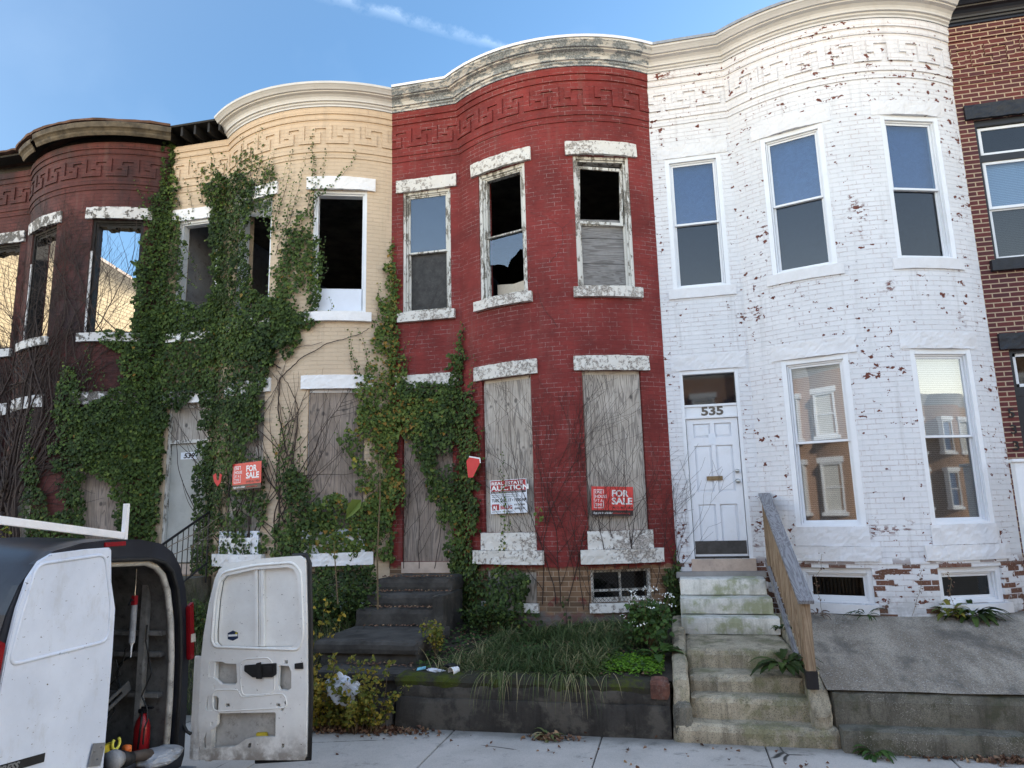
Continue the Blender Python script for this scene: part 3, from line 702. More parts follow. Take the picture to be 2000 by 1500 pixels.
def door535():
    fr, L = chord(1, FLAT[0], FLAT[1], .07)
    mb = MB(); w_ = .05
    for a, b in ((-.02, w_), (L-w_, L+.02)): mb.box(a, b, -.1, .055, DZ0, ZL1, fr)
    mb.box(w_, L-w_, -.1, .055, ZL1-.06, ZL1+.01, fr); mb.box(w_, L-w_, -.1, .03, 1.44, 1.475, fr); mb.box(w_, L-w_, -.1, .01, 1.30, 1.44, fr); mb.box(w_, L-w_, -.1, .035, 1.27, 1.30, fr)
    dfr = mb.build('door_frame', M['vinyl'], hw, bevel=.004)
    # transom glass, crumpled sheet behind with reflected sky in its blue
    q = MB().box(w_, L-w_, -.03, -.026, 1.475, ZL1-.06, fr); q.build('transom_pane', M['glass_dark'], dfr)
    q = MB().box(w_, L-w_, -.09, -.085, 1.475, ZL1-.06, fr); q.build('transom_sky_reflection_film', M['sky_blue_film'], dfr)
    dm = MB(); x0, x1 = w_+.008, L-w_-.008; dz0, dz1 = DZ0+.03, 1.265; W_ = x1-x0; Hh = dz1-dz0
    loops = [[(x0, dz0), (x1, dz0), (x1, dz1), (x0, dz1)]]
    pan = []
    for r0, r1 in ((.09, .37), (.46, .80), (.86, .965)):
        for c0, c1 in ((.13, .46), (.54, .87)): pan.append((x0+W_*c0, x0+W_*c1, dz0+Hh*r0, dz0+Hh*r1))
    for a, b, c, d in pan: loops.append([(a, c), (b, c), (b, d), (a, d)])
    dm.prism(loops, -.035, 0, fr)
    dm.box(x0, x1, -.05, -.034, dz0, dz1, fr)
    for a, b, c, d in pan:
        m_ = .035
        dm.face([fr.p(a+m_, -.012, c+m_), fr.p(b-m_, -.012, c+m_), fr.p(b-m_, -.012, d-m_), fr.p(a+m_, -.012, d-m_)])
        o_ = [(a, c), (b, c), (b, d), (a, d)]; i_ = [(a+m_, c+m_), (b-m_, c+m_), (b-m_, d-m_), (a+m_, d-m_)]
        for j in range(4):
            p, q_, r_, s_ = o_[j], o_[(j+1) % 4], i_[(j+1) % 4], i_[j]
            dm.face([fr.p(p[0], -.03, p[1]), fr.p(q_[0], -.03, q_[1]), fr.p(r_[0], -.012, r_[1]), fr.p(s_[0], -.012, s_[1])])
    d = dm.build('door', M['door_white'], hw)
    MB().box(x0+.01, x1-.01, .0, .006, dz0+.03, dz0+.21, fr).build('kick_plate', M['kick'], d)
    MB().box(x0-.01, x1+.01, -.02, .05, DZ0-.0, DZ0+.028, fr).build('threshold', M['dkmetal'], d)
    mb = MB(); mx = (x0+x1)/2
    mb.box(mx-.125, mx+.095, 0, .012, .38, .44, fr); mb.box(mx-.115, mx+.085, .012, .018, .395, .425, fr)
    mb.build('mail_slot', M['brass'], d, bevel=.002)
    mb = MB().box(mx-.085, mx+.055, 0, .004, .70, .84, fr) if False else MB().box(mx-.06, mx+.04, 0, .004, .89, 1.05, fr)
    mb.build('paper_notice', M['sign_white'], d)
    for zz, r0 in ((.50, .030), (.36, .034)):
        mb = MB(); c = fr.p(x1-.06, 0, zz)
        pr = [(0, r0), (.012, r0*1.02), (.018, r0*.6), (.03, r0*.45), (.04, r0*.8), (.055, r0*.85), (.064, r0*.6), (.067, .001)]
        mb.tube([c+fr.ey*a for a, b in pr], [b for a, b in pr], 16); mb.build('knob' if zz < .45 else 'deadbolt', M['metal'], d, smooth=True)
    add_text('house_number', M['num'], hw, '535', .17, fr, L/2+.02, 1.318, .012, .004, .006, 1.25, 'CENTER')
    stone(1, FLAT[0]-.0, FLAT[1]+.03, DZ0-.165, DZ0-.002, .03, M['stone_tan'], hw, 'door_sill', .002, 60)
door535()
# ======== red house ========
hr = house('row_house', 0, 'dark red painted brick row house with boarded lower windows and an auction notice', 'red_brick')
frieze(0, M['red_brick'], hr); cornice(0, M['corn_peel'], hr, capmat=M['flash_white']); stones(0, hr, M['stone_speck'], False, sillmat=M['stone_speck'])
roof_and_rooms(0, M['dim_plaster'], M['roofing'], hr); party(1, M['inner'], hr); party(0, M['inner'], hr)
# upper flat: glass above, dark board below
wd, fr, L, H, sash, (x0, x1, za, zb, zm) = window(0, FLAT, ZU0, ZU1, hr, 'old', inset=.05)
sash('sash', zm, zb+.03, -.02, M['old_white'], M['glass'], .03); sash('sash', za-.03, zm+.03, -.05, M['old_white'], None, .03)
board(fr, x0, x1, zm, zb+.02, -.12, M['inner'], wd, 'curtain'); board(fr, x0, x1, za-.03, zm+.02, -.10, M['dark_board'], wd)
# bow 1: empty upper sash, broken lower pane
wd, fr, L, H, sash, (x0, x1, za, zb, zm) = window(0, B1, ZU0, ZU1, hr, 'old', inset=.05, t=.09)
sash('sash', zm, zb+.02, -.02, M['old_white'], None, .026); sash('sash', za-.02, zm+.03, -.05, M['old_white'], None, .026)
mb = MB(); gx0, gx1 = x0+.02, x1-.02
jag = [(gx0, zm+.01), (gx1, zm+.01), (gx1, zm-.30), (gx1-.07, zm-.27), (gx1-.16, zm-.36), (gx1-.24, zm-.40), (gx1-.30, zm-.52), (gx1-.36, zm-.47), (gx1-.46, zm-.44), (gx0, zm-.42)]
mb.prism([jag], -.066, -.063, fr); mb.build('broken_pane', M['glass'], wd)
mb = MB(); mb.prism([[(gx0, za), (gx1, za), (gx1, za+.30), (gx0+.3, za+.26), (gx0, za+.30)]], -.30, -.29, fr); mb.build('cardboard', M['beige_trim'], wd)
# bow 2: sagging upper sash, planks below
wd, fr, L, H, sash, (x0, x1, za, zb, zm) = window(0, B2, ZU0, ZU1, hr, 'old', inset=.05, t=.08)
sash('sash', zm, zb-.05, -.03, M['old_white'], None, .045, skew=R(-2.2)); sash('sash', za-.02, zm+.02, -.055, M['old_white'], None, .028)
for i in range(3):
    a = za-.02 + i*.40; board(fr, x0+.01, x1-.03, a, min(a+.392, zm+.10), -.10, M['ply_grey'], wd, 'plank')
# lower: plywood sheets
def plyopen(k, rng, z0, z1, parent, mat, trim, inset=.035, topgap=.05, wx=0.0):
    fr, L = chord(k, rng[0], rng[1], inset)
    mb = MB(); mb.box(0, .05, -.1, -.02, z0, z1, fr); mb.box(L-.05, L, -.1, -.02, z0, z1, fr); mb.box(.05, L-.05, -.1, .0, z1-.07, z1, fr)
    f_ = mb.build('window', trim, parent, bevel=.003); b_ = board(fr, .02, L-.015, z0+.002, z1-topgap, -.012, mat, f_)
    mb = MB(); r2 = random.Random(int(L*1000)+k)
    for i in range(7):
        for xx in (.06, L*.5+r2.uniform(-.05, .05), L-.06):
            c = fr.p(xx+r2.uniform(-.01, .01), .002, z0+.08+(z1-z0-.2)*i/6); mb.tube([c, c+fr.ey*.003], .006, 6)
    mb.build('screw', M['dkmetal'], b_) if k == 0 else None
    return fr, L, b_
fr_b1, L_b1, _ = plyopen(0, B1, ZL0, ZL1, hr, M['ply'], M['beige_trim'])
fr_b2, L_b2, _ = plyopen(0, B2, ZL0, ZL1, hr, M['ply'], M['beige_trim'])
plyopen(0, FLAT, DZ0, ZL1, hr, M['ply_brown'], M['beige_trim'], inset=.06, topgap=.18)
stone(0, FLAT[0]-.0, FLAT[1]+.0, DZ0-.165, DZ0-.002, .03, M['stone_tan'], hr, 'door_sill', .002, 61)
fr, L = chord(0, B1[0], B1[1], .04); board(fr, 0.02, L-.02, BZ0, BZ1, -.02, M['ply'], hr, 'basement_board')
fr, L = chord(0, B2[0], B2[1], .10); H = BZ1-BZ0
mb = MB(); mb.box(0, .05, -.04, .04, BZ0, BZ1, fr); mb.box(L-.05, L, -.04, .04, BZ0, BZ1, fr); mb.box(.05, L-.05, -.04, .03, BZ1-.04, BZ1, fr); mb.box(.05, L-.05, -.04, .0, BZ0, BZ0+.06, fr); mb.box(L*.5-.015, L*.5+.015, -.04, .0, BZ0+.06, BZ1-.04, fr); mb.box(.05, L-.05, -.04, -.005, BZ0+.14, BZ0+.17, fr)
bwd = mb.build('basement_window', M['old_white'], hr)
MB().box(.05, L-.05, -.05, -.045, BZ0, BZ1, fr).build('pane', M['glass_dark'], bwd)
mb = MB(); s_ = .055
n_ = int(L/s_)+8
for i in range(-6, n_):
    for sg in (1, -1):
        # diagonal mesh wires clipped to opening
        xa, za_ = i*s_, BZ0; xb, zb_ = i*s_+sg*H, BZ1
        t0, t1 = 0, 1
        if xb != xa:
            ta, tb = (0.02-xa)/(xb-xa), (L-.02-xa)/(xb-xa); t0, t1 = max(0, min(ta, tb)), min(1, max(ta, tb))
        if t1-t0 > .03: mb.tube([fr.p(xa+(xb-xa)*t0, .045, za_+(zb_-za_)*t0), fr.p(xa+(xb-xa)*t1, .045, za_+(zb_-za_)*t1)], .0022, 4, cap=False)
mb.build('wire_mesh', M['iron'], bwd)
# ======== tan house (539) ========
ht = house('row_house', -1, 'tan painted brick row house with curved white cornice, front overgrown by ivy', 'tan_brick')
frieze(-1, M['tan_brick'], ht); cornice(-1, M['corn_white'], ht, u0=KINK-.02); stones(-1, ht, M['stone_white'], False)
roof_and_rooms(-1, M['dim_plaster'], M['roofing'], ht); party(-1, M['plaster'], ht)
mb = MB(); sweep(-1, 0, KINK-.02, rect_prof(-.28, -.2, 6.76, 7.06), mb); mb.build('charred_fascia', M['char'], ht)
mb = MB(); sweep(-1, 0, KINK-.02, [(-.3, 7.02), (.30, 7.02), (.31, 7.05), (-.3, 7.07)], mb)
for u in (.05, .35, .62, .9, 1.12): mb.box(-.02, .02, -.28, .27, 6.84, 7.02, F((-HW+u, 0, 0)))
mb.build('charred_eave', M['char'], ht)
wd, fr, L, H, sash, bx = window(-1, FLAT, ZU0, ZU1, ht, 'tan', inset=.05)
wd, fr, L, H, sash, bx = window(-1, B1, ZU0, ZU1, ht, 'tan', inset=.05)
mb = MB(); mb.prism([[(.06, H-.08), (L-.06, H-.08), (L-.06, H-.34), (.06, H-.14)]], -.08, -.06, fr); mb.build('hanging_panel', M['vinyl'], wd)
wd, fr, L, H, sash, bx = window(-1, B2, ZU0, ZU1, ht, 'tan', inset=.05)
board(fr, .06, L-.06, .0, .42, -.045, M['white_panel'], wd, 'panel', y1=.0)
plyopen(-1, B1, ZL0+.10, ZL1, ht, M['ply'], M['vinyl']); plyopen(-1, B2, ZL0+.10, ZL1, ht, M['ply_brown'], M['vinyl'])
for rng in (B1, B2):
    fr, L = chord(-1, rng[0], rng[1], .0); board(fr, -.03, L+.03, ZL0-.25, ZL0+.10, .03, M['white_panel'], ht, 'sill_panel', y1=.055)
fr, L = chord(-1, B2[0], B2[1], .06)
mb = MB()
for i in range(12): mb.box(.03, L-.03, -.03+.0, -.01, BZ0+.02+i*.035, BZ0+.04+i*.035, fr)
for i in range(5): mb.box(.03+(L-.09)*i/4, .055+(L-.09)*i/4, -.01, .01, BZ0, BZ1, fr)
mb.build('basement_grille', M['beige_trim'], ht)
fr, L = chord(-1, B1[0], B1[1], .06); board(fr, .0, L, BZ0, BZ1, -.03, M['ply_brown'], ht, 'basement_board')
def door539():
    fr, L = chord(-1, FLAT[0], FLAT[1], .10)
    mb = MB(); mb.box(0, .05, -.08, .05, DZ0, ZL1, fr); mb.box(L-.05, L, -.08, .05, DZ0, ZL1, fr); mb.box(.05, L-.05, -.08, .04, 1.30, 1.36, fr); mb.box(.05, L-.05, -.08, .04, ZL1-.07, ZL1, fr)
    mb.build('door_frame', M['old_white'], ht)
    board(fr, .05, L-.05, 1.36, ZL1-.07, .0, M['ply'], ht, 'transom_board')
    d = MB().box(.055, L-.055, -.05, 0, DZ0+.02, 1.295, fr).build('door', M['door_grey'], ht, bevel=.003)
    pl = MB().box(.24, .56, .0, .004, 1.03, 1.15, fr).build('number_plate', M['sign_white'], d)
    add_text('house_number', M['black'], pl if False else d, '539', .115, fr, .40, 1.05, .006, .002, .004, 1.2, 'CENTER', .2)
    c = fr.p(L-.12, 0, .35); MB().tube([c, c+fr.ey*.05], .025, 12).build('knob', M['metal'], d)
door539()
stone(-1, FLAT[0], FLAT[1], DZ0-.165, DZ0-.002, .03, M['stone_tan'], ht, 'door_sill', .002, 62)
# ======== burnt maroon house ========
hp = house('row_house', -2, 'burnt out maroon brick row house without a roof, cornice torn away', 'purple_brick', inner='char')
frieze(-2, M['purple_brick'], hp); stones(-2, hp, M['stone_burnt'], False)
mb = MB(); sweep(-2, 0, HW, rect_prof(-.24, -.16, 6.75, 7.05), mb); mb.build('charred_fascia', M['char'], hp)
mb = MB(); sweep(-2, 0, HW, [(-.5, 7.02), (.34, 7.04), (.35, 7.075), (-.5, 7.10)], mb, step=.06, rough=.03, rs=2.5); mb.build('scorched_eave', M['burnt_edge'], hp)
mb = MB(); sweep(-2, 0, HW, rect_prof(-.01, .26, 6.99, 7.03), mb)
mb.build('charred_soffit', M['char'], hp)
CP = [(.24, 6.80), (.255, 6.80), (.28, 6.84), (.285, 6.87), (.31, 6.90), (.34, 6.92), (.35, 7.0), (.335, 7.02), (.33, 6.93), (.26, 6.87)]
mb = MB(); sweep(-2, 1.42, 1.90, [(o_-.03, z_-.03) for o_, z_ in CP], mb); mb.build('cornice', M['corn_burnt'], hp)
mb = MB(); sweep(-2, 2.01, HW-.05, CP, mb, step=.1, rough=.006, rs=3); mb.build('cornice', M['corn_burnt'], hp)
party(-2, M['cream_wall'], hp, y1=11, ztop=6.56, slope=.155)
mb = MB()
for i in range(14): mb.box(-.12, .12, 0, 0.5+.2*(i % 2), -.03, .04, F((-8.6, .4+.75*i, 6.56-(.4+.75*i)*.155), (1, 0, 0), (0, 1, -.155), (0, .155, 1)))
mb.build('wall_coping', M['stone_tan'], hp)
for rng in (FLAT, B1, B2):
    wd, fr, L, H, sash, bx = window(-2, rng, ZU0, ZU1, hp, 'burnt', inset=.06)
    mb = MB(); r2 = random.Random(int(rng[0]*100))
    for i in range(26):
        z = H*i/26; mb.box(.0, .05+.03*r2.random(), -.2, -.14, z, z+H/26*.9, fr); mb.box(L-.05-.03*r2.random(), L, -.2, -.14, z, z+H/26*.9, fr)
    for i in range(12): x = L*i/12; mb.box(x, x+L/12, -.2, -.02, H-.1-.06*r2.random(), H, fr)
    mb.build('charred_casing', M['char'], wd)
    MB().box(-.0, .035, .0, .05, 0, H*.72, fr).build('white_casing', M['stone_white'], wd)
plyopen(-2, B1, ZL0, ZL1, hp, M['ply'], M['char']); plyopen(-2, B2, ZL0, ZL1, hp, M['ply_brown'], M['char']); plyopen(-2, FLAT, DZ0, ZL1, hp, M['ply'], M['char'])
# ======== bare brick house (533) ========
hb = house('row_house', 2, 'unpainted red brick row house with black trim and black cornice', 'raw_brick')
frieze(2, M['raw_brick'], hb); cornice(2, M['corn_black'], hb, capmat=M['corn_black']); stones(2, hb, M['stone_black'], False)
roof_and_rooms(2, M['inner'], M['roofing'], hb); party(3, M['inner'], hb)
for rng in (FLAT, B1, B2):
    for (a, b) in ((ZU0, ZU1),) + (((ZL0, ZL1),) if rng is not FLAT else ()):
        wd, fr, L, H, sash, bx = window(2, rng, a, b, hb, 'trim', inset=.06)
        mb = MB(); mb.box(.05, L-.05, -.12, .0, H-.62, H-.52, fr); mb.build('mullion', M['black_trim'], wd)
        for za, zb, pn in ((H-.52, H-.10, M['glass_dark']), (.055+(H-.66)*.5, H-.62, M['glass']), (.05, .075+(H-.66)*.5, M['glass_dark'])):
            y = -.02 if pn is M['glass'] or za > H-.6 else -.05
            mb = MB(); w_ = .04
            mb.box(.06, .06+w_, y-.03, y, za, zb, fr); mb.box(L-.06-w_, L-.06, y-.03, y, za, zb, fr); mb.box(.06+w_, L-.06-w_, y-.03, y, zb-w_, zb, fr); mb.box(.06+w_, L-.06-w_, y-.03, y, za, za+w_, fr)
            mb.build('sash', M['vinyl'], wd, bevel=.003); MB().box(.06+w_, L-.06-w_, y-.02, y-.016, za+w_, zb-w_, fr).build('pane', pn, wd)
        board(fr, .08, L-.08, .05, H-.62, -.11, M['blind'], wd, 'blind')
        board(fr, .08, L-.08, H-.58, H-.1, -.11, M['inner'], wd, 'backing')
fr, L = chord(2, FLAT[0], FLAT[1], .08)
mb = MB(); mb.box(0, .05, -.1, .04, DZ0, ZL1, fr); mb.box(L-.05, L, -.1, .04, DZ0, ZL1, fr); mb.box(.05, L-.05, -.1, .04, ZL1-.05, ZL1, fr); mb.box(.05, L-.05, -.1, .0, 1.36, 1.48, fr)
mb.build('door_frame', M['black_trim'], hb)
mb = MB(); mb.box(.06, .10, -.03, .0, 1.48, ZL1-.05, fr); mb.box(.06, L-.06, -.03, .0, 1.48, 1.52, fr); mb.box(.06, L-.06, -.03, .0, ZL1-.09, ZL1-.05, fr); mb.build('transom_sash', M['vinyl'], hb)
board(fr, .06, L-.06, 1.48, ZL1-.05, -.05, M['glass_dark'], hb, 'transom_pane')
dr = MB().box(.055, L-.055, -.06, -.01, DZ0, 1.36, fr).build('door', M['black_trim'], hb)
mb = MB(); mb.prism([[(.14, .35), (L-.14, .35), (L-.14, 1.15), (L*.5, 1.24), (.14, 1.15)], [(.17, .38), (.17, 1.13), (L*.5, 1.21), (L-.17, 1.13), (L-.17, .38)]], -.01, .012, fr); mb.build('moulding', M['black_trim'], dr)
board(fr, .17, L-.17, .38, 1.13, -.005, M['glass_dark'], dr, 'pane', y1=-.002)
for i, ch in enumerate('533'):
    add_text('house_number', M['black'], hb, ch, .17, F((2*HW+.115, 0, 0)), 0, 1.07-.215*i, .012, .004, .002, 1.1, 'CENTER')
for k, h in ((2, hb), (-2, hp)):
    stone(k, FLAT[0], FLAT[1], DZ0-.165, DZ0-.002, .03, M['stone_tan'], h, 'door_sill', .002, 63)
    for rng in (B1, B2):
        fr, L = chord(k, rng[0], rng[1], .08); board(fr, 0, L, BZ0, BZ1, -.02, M['dark_board'], h, 'basement_board')
# ---------------- ground ----------------
ZS = -2.28
def struct(o, name=None): o['kind'] = 'structure'; return o
struct(MB().box(-300, 300, -300, 300, -3.2, -2.60).build('ground', M['soil']))
struct(MB().box(-60, 60, -17.0, -4.5, -2.61, -2.44).build('road', M['asphalt']))
struct(MB().box(-60, 60, -4.5, -4.33, -2.60, ZS-.002).build('kerb', M['kerb'], bevel=.01))
mb = MB(); jx = [1.87+1.58*i for i in range(-14, 14)]
for a, b in zip(jx[:-1], jx[1:]): mb.box(a+.006, b-.006, -4.325, -2.0, ZS-.15, ZS)
struct(mb.build('pavement', M['walk'], bevel=.006))
struct(MB().box(-60, 60, -4.325, -2.0, ZS-.25, ZS-.03).build('pavement_bed', M['soil']))
struct(MB().box(-60, 60, -20.5, -17.0, -2.60, -2.28).build('far_pavement', M['kerb']))
def terrain(name, x0, x1, y0, y1, zf, mat, nx=40, ny=30, amp=.04, sc=3.0):
    mb = MB(); g = [[None]*(ny+1) for _ in range(nx+1)]
    for i in range(nx+1):
        for j in range(ny+1):
            x = x0+(x1-x0)*i/nx; y = y0+(y1-y0)*j/ny
            mb.v.append((x, y, zf(x, y) + amp*noise.fractal(Vector((x*sc, y*sc, 1.7)), 1, 2, 4)))
    for i in range(nx):
        for j in range(ny):
            a = i*(ny+1)+j; mb.f.append((a, a+ny+1, a+ny+2, a+1)); mb.uv.append(None); mb.mi.append(0); mb.col.append(None)
    return struct(mb.build(name, mat, smooth=True, recalc=False))
def lerp(a, b, t): t = max(0, min(1, t)); return a+(b-a)*t
def z_red(x, y): return lerp(-1.80, -1.58, (y+2.6)/1.9) + .05*math.sin(x*2.1)
def z_tan(x, y): return lerp(-2.30, -1.45, (y+2.75)/2.1) + .06*math.sin(x*1.7+1)
terrain('red_yard_soil', 1.18, 4.30, -2.60, .35, z_red, M['soil'])
terrain('tan_yard_soil', -9.0, .10, -2.95, .35, z_tan, M['soil'], nx=80)
terrain('step_gap_soil', -.05, 1.45, -2.9, .3, lambda x, y: lerp(-2.5, -1.9, (y+2.8)/1.2), M['soil'], nx=12)
# paved slope in front of the white house
mb = MB(); nx, ny = 60, 24; n0 = 0
x0, x1 = 5.66, 14.0
def z_ramp(x, y): return lerp(-1.775, -1.365, (y+2.68)/2.2)
for i in range(nx+1):
    for j in range(ny+1):
        x = x0+(x1-x0)*i/nx; y = -2.68+(2.98)*j/ny
        mb.v.append((x, y, z_ramp(x, y)+.008*noise.noise(Vector((x*2, y*2, 0)))))
for i in range(nx):
    for j in range(ny):
        a = i*(ny+1)+j; mb.f.append((a, a+ny+1, a+ny+2, a+1)); mb.uv.append(None); mb.mi.append(0); mb.col.append(None)
struct(mb.build('paved_slope', M['ramp'], smooth=True, recalc=False))
def wobbox(x0, x1, y0, y1, z0, z1, res=.08, amp=.006, sc=5, mb=None, seed=0, zf=None, fr=W0, rnd_edge=.02):
    """box whose faces are gridded and slightly uneven with worn edges"""
    mb = mb or MB()
    nx, ny, nz = [max(1, int(round((b-a)/res))) for a, b in ((x0, x1), (y0, y1), (z0, z1))]
    idx = {}
    def vert(i, j, k):
        if (i, j, k) in idx: return idx[(i, j, k)]
        fx, fy, fz = i/nx, j/ny, k/nz; x, y, z = x0+(x1-x0)*fx, y0+(y1-y0)*fy, z0+(z1-z0)*fz
        on = (i in (0, nx)) + (j in (0, ny)) + (k in (0, nz))
        if on >= 2 and rnd_edge:
            q = rnd_edge*.4*(1+.9*noise.noise(Vector((x*9+seed, y*9, z*9))))
            if i in (0, nx): x += q*(1 if i == 0 else -1)
            if j in (0, ny): y += q*(1 if j == 0 else -1)
            if k == nz: z -= q
        v = Vector((x*sc+seed, y*sc, z*sc)); d = noise.noise_vector(v)*amp
        if zf: z = zf(x, y, z)
        mb.v.append(tuple(fr.p(x+d.x, y+d.y, z+(d.z if k else 0)))); idx[(i, j, k)] = len(mb.v)-1; return idx[(i, j, k)]
    def q(a, b, c, d): mb.f.append((a, b, c, d)); mb.uv.append(None); mb.mi.append(0); mb.col.append(None)
    for i in range(nx):
        for j in range(ny):
            q(vert(i, j, nz), vert(i+1, j, nz), vert(i+1, j+1, nz), vert(i, j+1, nz)); q(vert(i, j, 0), vert(i, j+1, 0), vert(i+1, j+1, 0), vert(i+1, j, 0))
    for i in range(nx):
        for k in range(nz):
            q(vert(i, 0, k), vert(i+1, 0, k), vert(i+1, 0, k+1), vert(i, 0, k+1)); q(vert(i, ny, k), vert(i, ny, k+1), vert(i+1, ny, k+1), vert(i+1, ny, k))
    for j in range(ny):
        for k in range(nz):
            q(vert(0, j, k), vert(0, j, k+1), vert(0, j+1, k+1), vert(0, j+1, k)); q(vert(nx, j, k), vert(nx, j+1, k), vert(nx, j+1, k+1), vert(nx, j, k+1))
    return mb
# ---- white house stoop ----
st = thing('front_stoop', (4.9, -1.4, ZS), 'stained marble and mossy concrete steps climbing to the white door', 'steps', 'front steps of the row houses')
MB().box(4.28, 5.47, -.13, .02, -.95, -.865).build('ledge', M['kerb'], st, bevel=.008)
for i, (y0, z0, z1, x0, x1) in enumerate(((-.51, -1.125, -.925, 4.32, 5.42), (-.76, -1.33, -1.137, 4.31, 5.45), (-1.0, -1.54, -1.345, 4.31, 5.49))):
    wobbox(x0, x1, y0, -.02 if i == 0 else y0+.45, z0, z1, .07, .006, seed=i*5).build('marble_step', M['marble'], st, smooth=False)
wobbox(4.36, 5.38, -.70, -.03, -1.9, -1.36, .1, .004, seed=3).build('step_core', M['conc_kerb'], st)
for i, (y0, y1, z0, z1, x0, x1) in enumerate(((-1.97, -.9, -1.95, -1.545, 4.34, 5.50), (-2.32, -1.9, -2.1, -1.74, 4.35, 5.52), (-2.56, -2.25, -2.2, -1.90, 4.35, 5.56), (-2.79, -2.5, -2.36, -2.11, 4.17, 5.74))):
    wobbox(x0, x1, y0, y1, z0, z1, .06, .010, seed=20+i*3, rnd_edge=.05).build('concrete_step', M['conc_tan'], st)
def cheek(x0, x1, pts, seed, mat):
    # side wall whose top follows pts [(y, z)...]
    def zf(x, y, z):
        t = 0
        for (ya, za), (yb, zb) in zip(pts[:-1], pts[1:]):
            if ya <= y <= yb+1e-6: top = za+(zb-za)*(y-ya)/(yb-ya); break
        else: top = pts[0][1] if y < pts[0][0] else pts[-1][1]
        return -2.36 + (z+2.36)*(top+2.36)
    return wobbox(x0, x1, pts[0][0], pts[-1][0], -2.36, -1.36, .07, .012, seed=seed, zf=zf, rnd_edge=.05).build('side_wall', mat, st)
cheek(5.50, 5.68, [(-2.76, -1.98), (-2.62, -1.78), (-2.2, -1.66), (-1.2, -1.45), (-.3, -1.36)], 50, M['conc_tan'])
cheek(4.19, 4.35, [(-2.74, -1.95), (-2.68, -1.72), (-2.3, -1.62), (-1.2, -1.46), (-.3, -1.40)], 60, M['conc_tan'])
wobbox(4.18, 4.36, -2.78, -2.60, -2.36, -1.90, .06, .014, seed=70, rnd_edge=.06).build('side_wall', M['conc_kerb'], st)
# ---- red house stoop ----
sr = thing('front_stoop', (.6, -1.4, ZS), 'blackened old concrete steps leading up to the boarded red doorway', 'steps', 'front steps of the row houses')
for i, (y0, y1, z0, z1, x0, x1) in enumerate(((-.74, .0, -1.06, -.875, .12, 1.22), (-1.01, -.3, -1.24, -1.055, .06, 1.24), (-1.18, -.6, -1.5, -1.235, -.02, 1.16), (-2.25, -1.0, -1.61, -1.46, -.06, 1.30), (-2.18, -1.0, -2.1, -1.60, .0, 1.25), (-2.62, -2.0, -1.82, -1.735, .1, 1.32), (-2.55, -2.0, -2.3, -1.81, .15, 1.30), (-2.85, -2.5, -2.36, -2.02, .16, 1.16))):
    wobbox(x0, x1, y0, y1, z0, z1, .06, .010, seed=100+i*7, rnd_edge=.04).build('concrete_step', M['concrete_old'], sr)
wobbox(1.10, 1.26, -1.22, -.3, -1.7, -1.06, .07, .01, seed=140).build('side_wall', M['conc_dark'], sr)
# ---- tan house stoop with iron rail ----
sn = thing('front_stoop', (-3.6, -1.3, ZS), 'grey concrete steps up to door 539, half hidden behind the van', 'steps', 'front steps of the row houses')
for i in range(7): wobbox(-4.15, -3.05, -.95-.27*i, 0 if i == 0 else -.6-.27*i, -2.36, -.88-.2*i, .12, .008, seed=160+i).build('concrete_step', M['conc_kerb'], sn)
ir = thing('stair_railing', (-2.97, -1.0, -1.5), 'black iron stair railing with thin balusters beside door 539', 'railing')
A, B = Vector((-2.97, -2.2, -.72)), Vector((-2.97, -.30, .13))
MB().tube([A, B], .020, 8).build('handrail', M['iron'], ir); MB().tube([A-Vector((0, 0, .80)), B-Vector((0, 0, .80))], .015, 8).build('bottom_rail', M['iron'], ir)
for i in range(17):
    p = A.lerp(B, i/16); MB().tube([p, p-Vector((0, 0, .80 if i not in (0, 16) else 1.1))], .008 if i not in (0, 16) else .016, 6).build('baluster' if i not in (0, 16) else 'post', M['iron'], ir)
# ---- planter retaining wall ----
rw = thing('retaining_wall', (2.7, -2.6, ZS), 'low dark grimy concrete planter wall with mossy top in front of the red house', 'wall')
wobbox(1.19, 4.16, -2.72, -2.46, -2.36, -1.96, .06, .010, seed=200, rnd_edge=.02).build('wall_base', M['conc_dark'], rw)
wobbox(1.20, 4.16, -2.70, -2.47, -1.965, -1.80, .06, .010, seed=210).build('wall_course', M['conc_dark'], rw)
n = N('mossy_coping', .95, .1); mo = n.noise(n.obj, 4, 7, .7)
M['mossc'] = n.out(n.mix(n.ramp(mo, .46, .62), (.045, .042, .032), n.mix(n.noise(n.obj, 25, 3), (.035, .045, .010), (.085, .10, .02))), n.bump(n.noise(n.obj, 70, 4), .8, .01))
wobbox(1.17, 4.16, -2.715, -2.36, -1.86, -1.735, .05, .018, seed=220, rnd_edge=.05).build('coping', M['mossc'], rw)
wobbox(1.19, 1.42, -2.46, -1.3, -2.36, -1.80, .07, .012, seed=230).build('side_wall', M['conc_dark'], rw)
wobbox(3.96, 4.16, -2.735, -2.50, -1.90, -1.715, .05, .012, seed=240, rnd_edge=.04).build('broken_brick', simple('worn_brick', (.12, .05, .035), .9, .4, 8, .6, dirt=(.2, .19, .17)), rw)
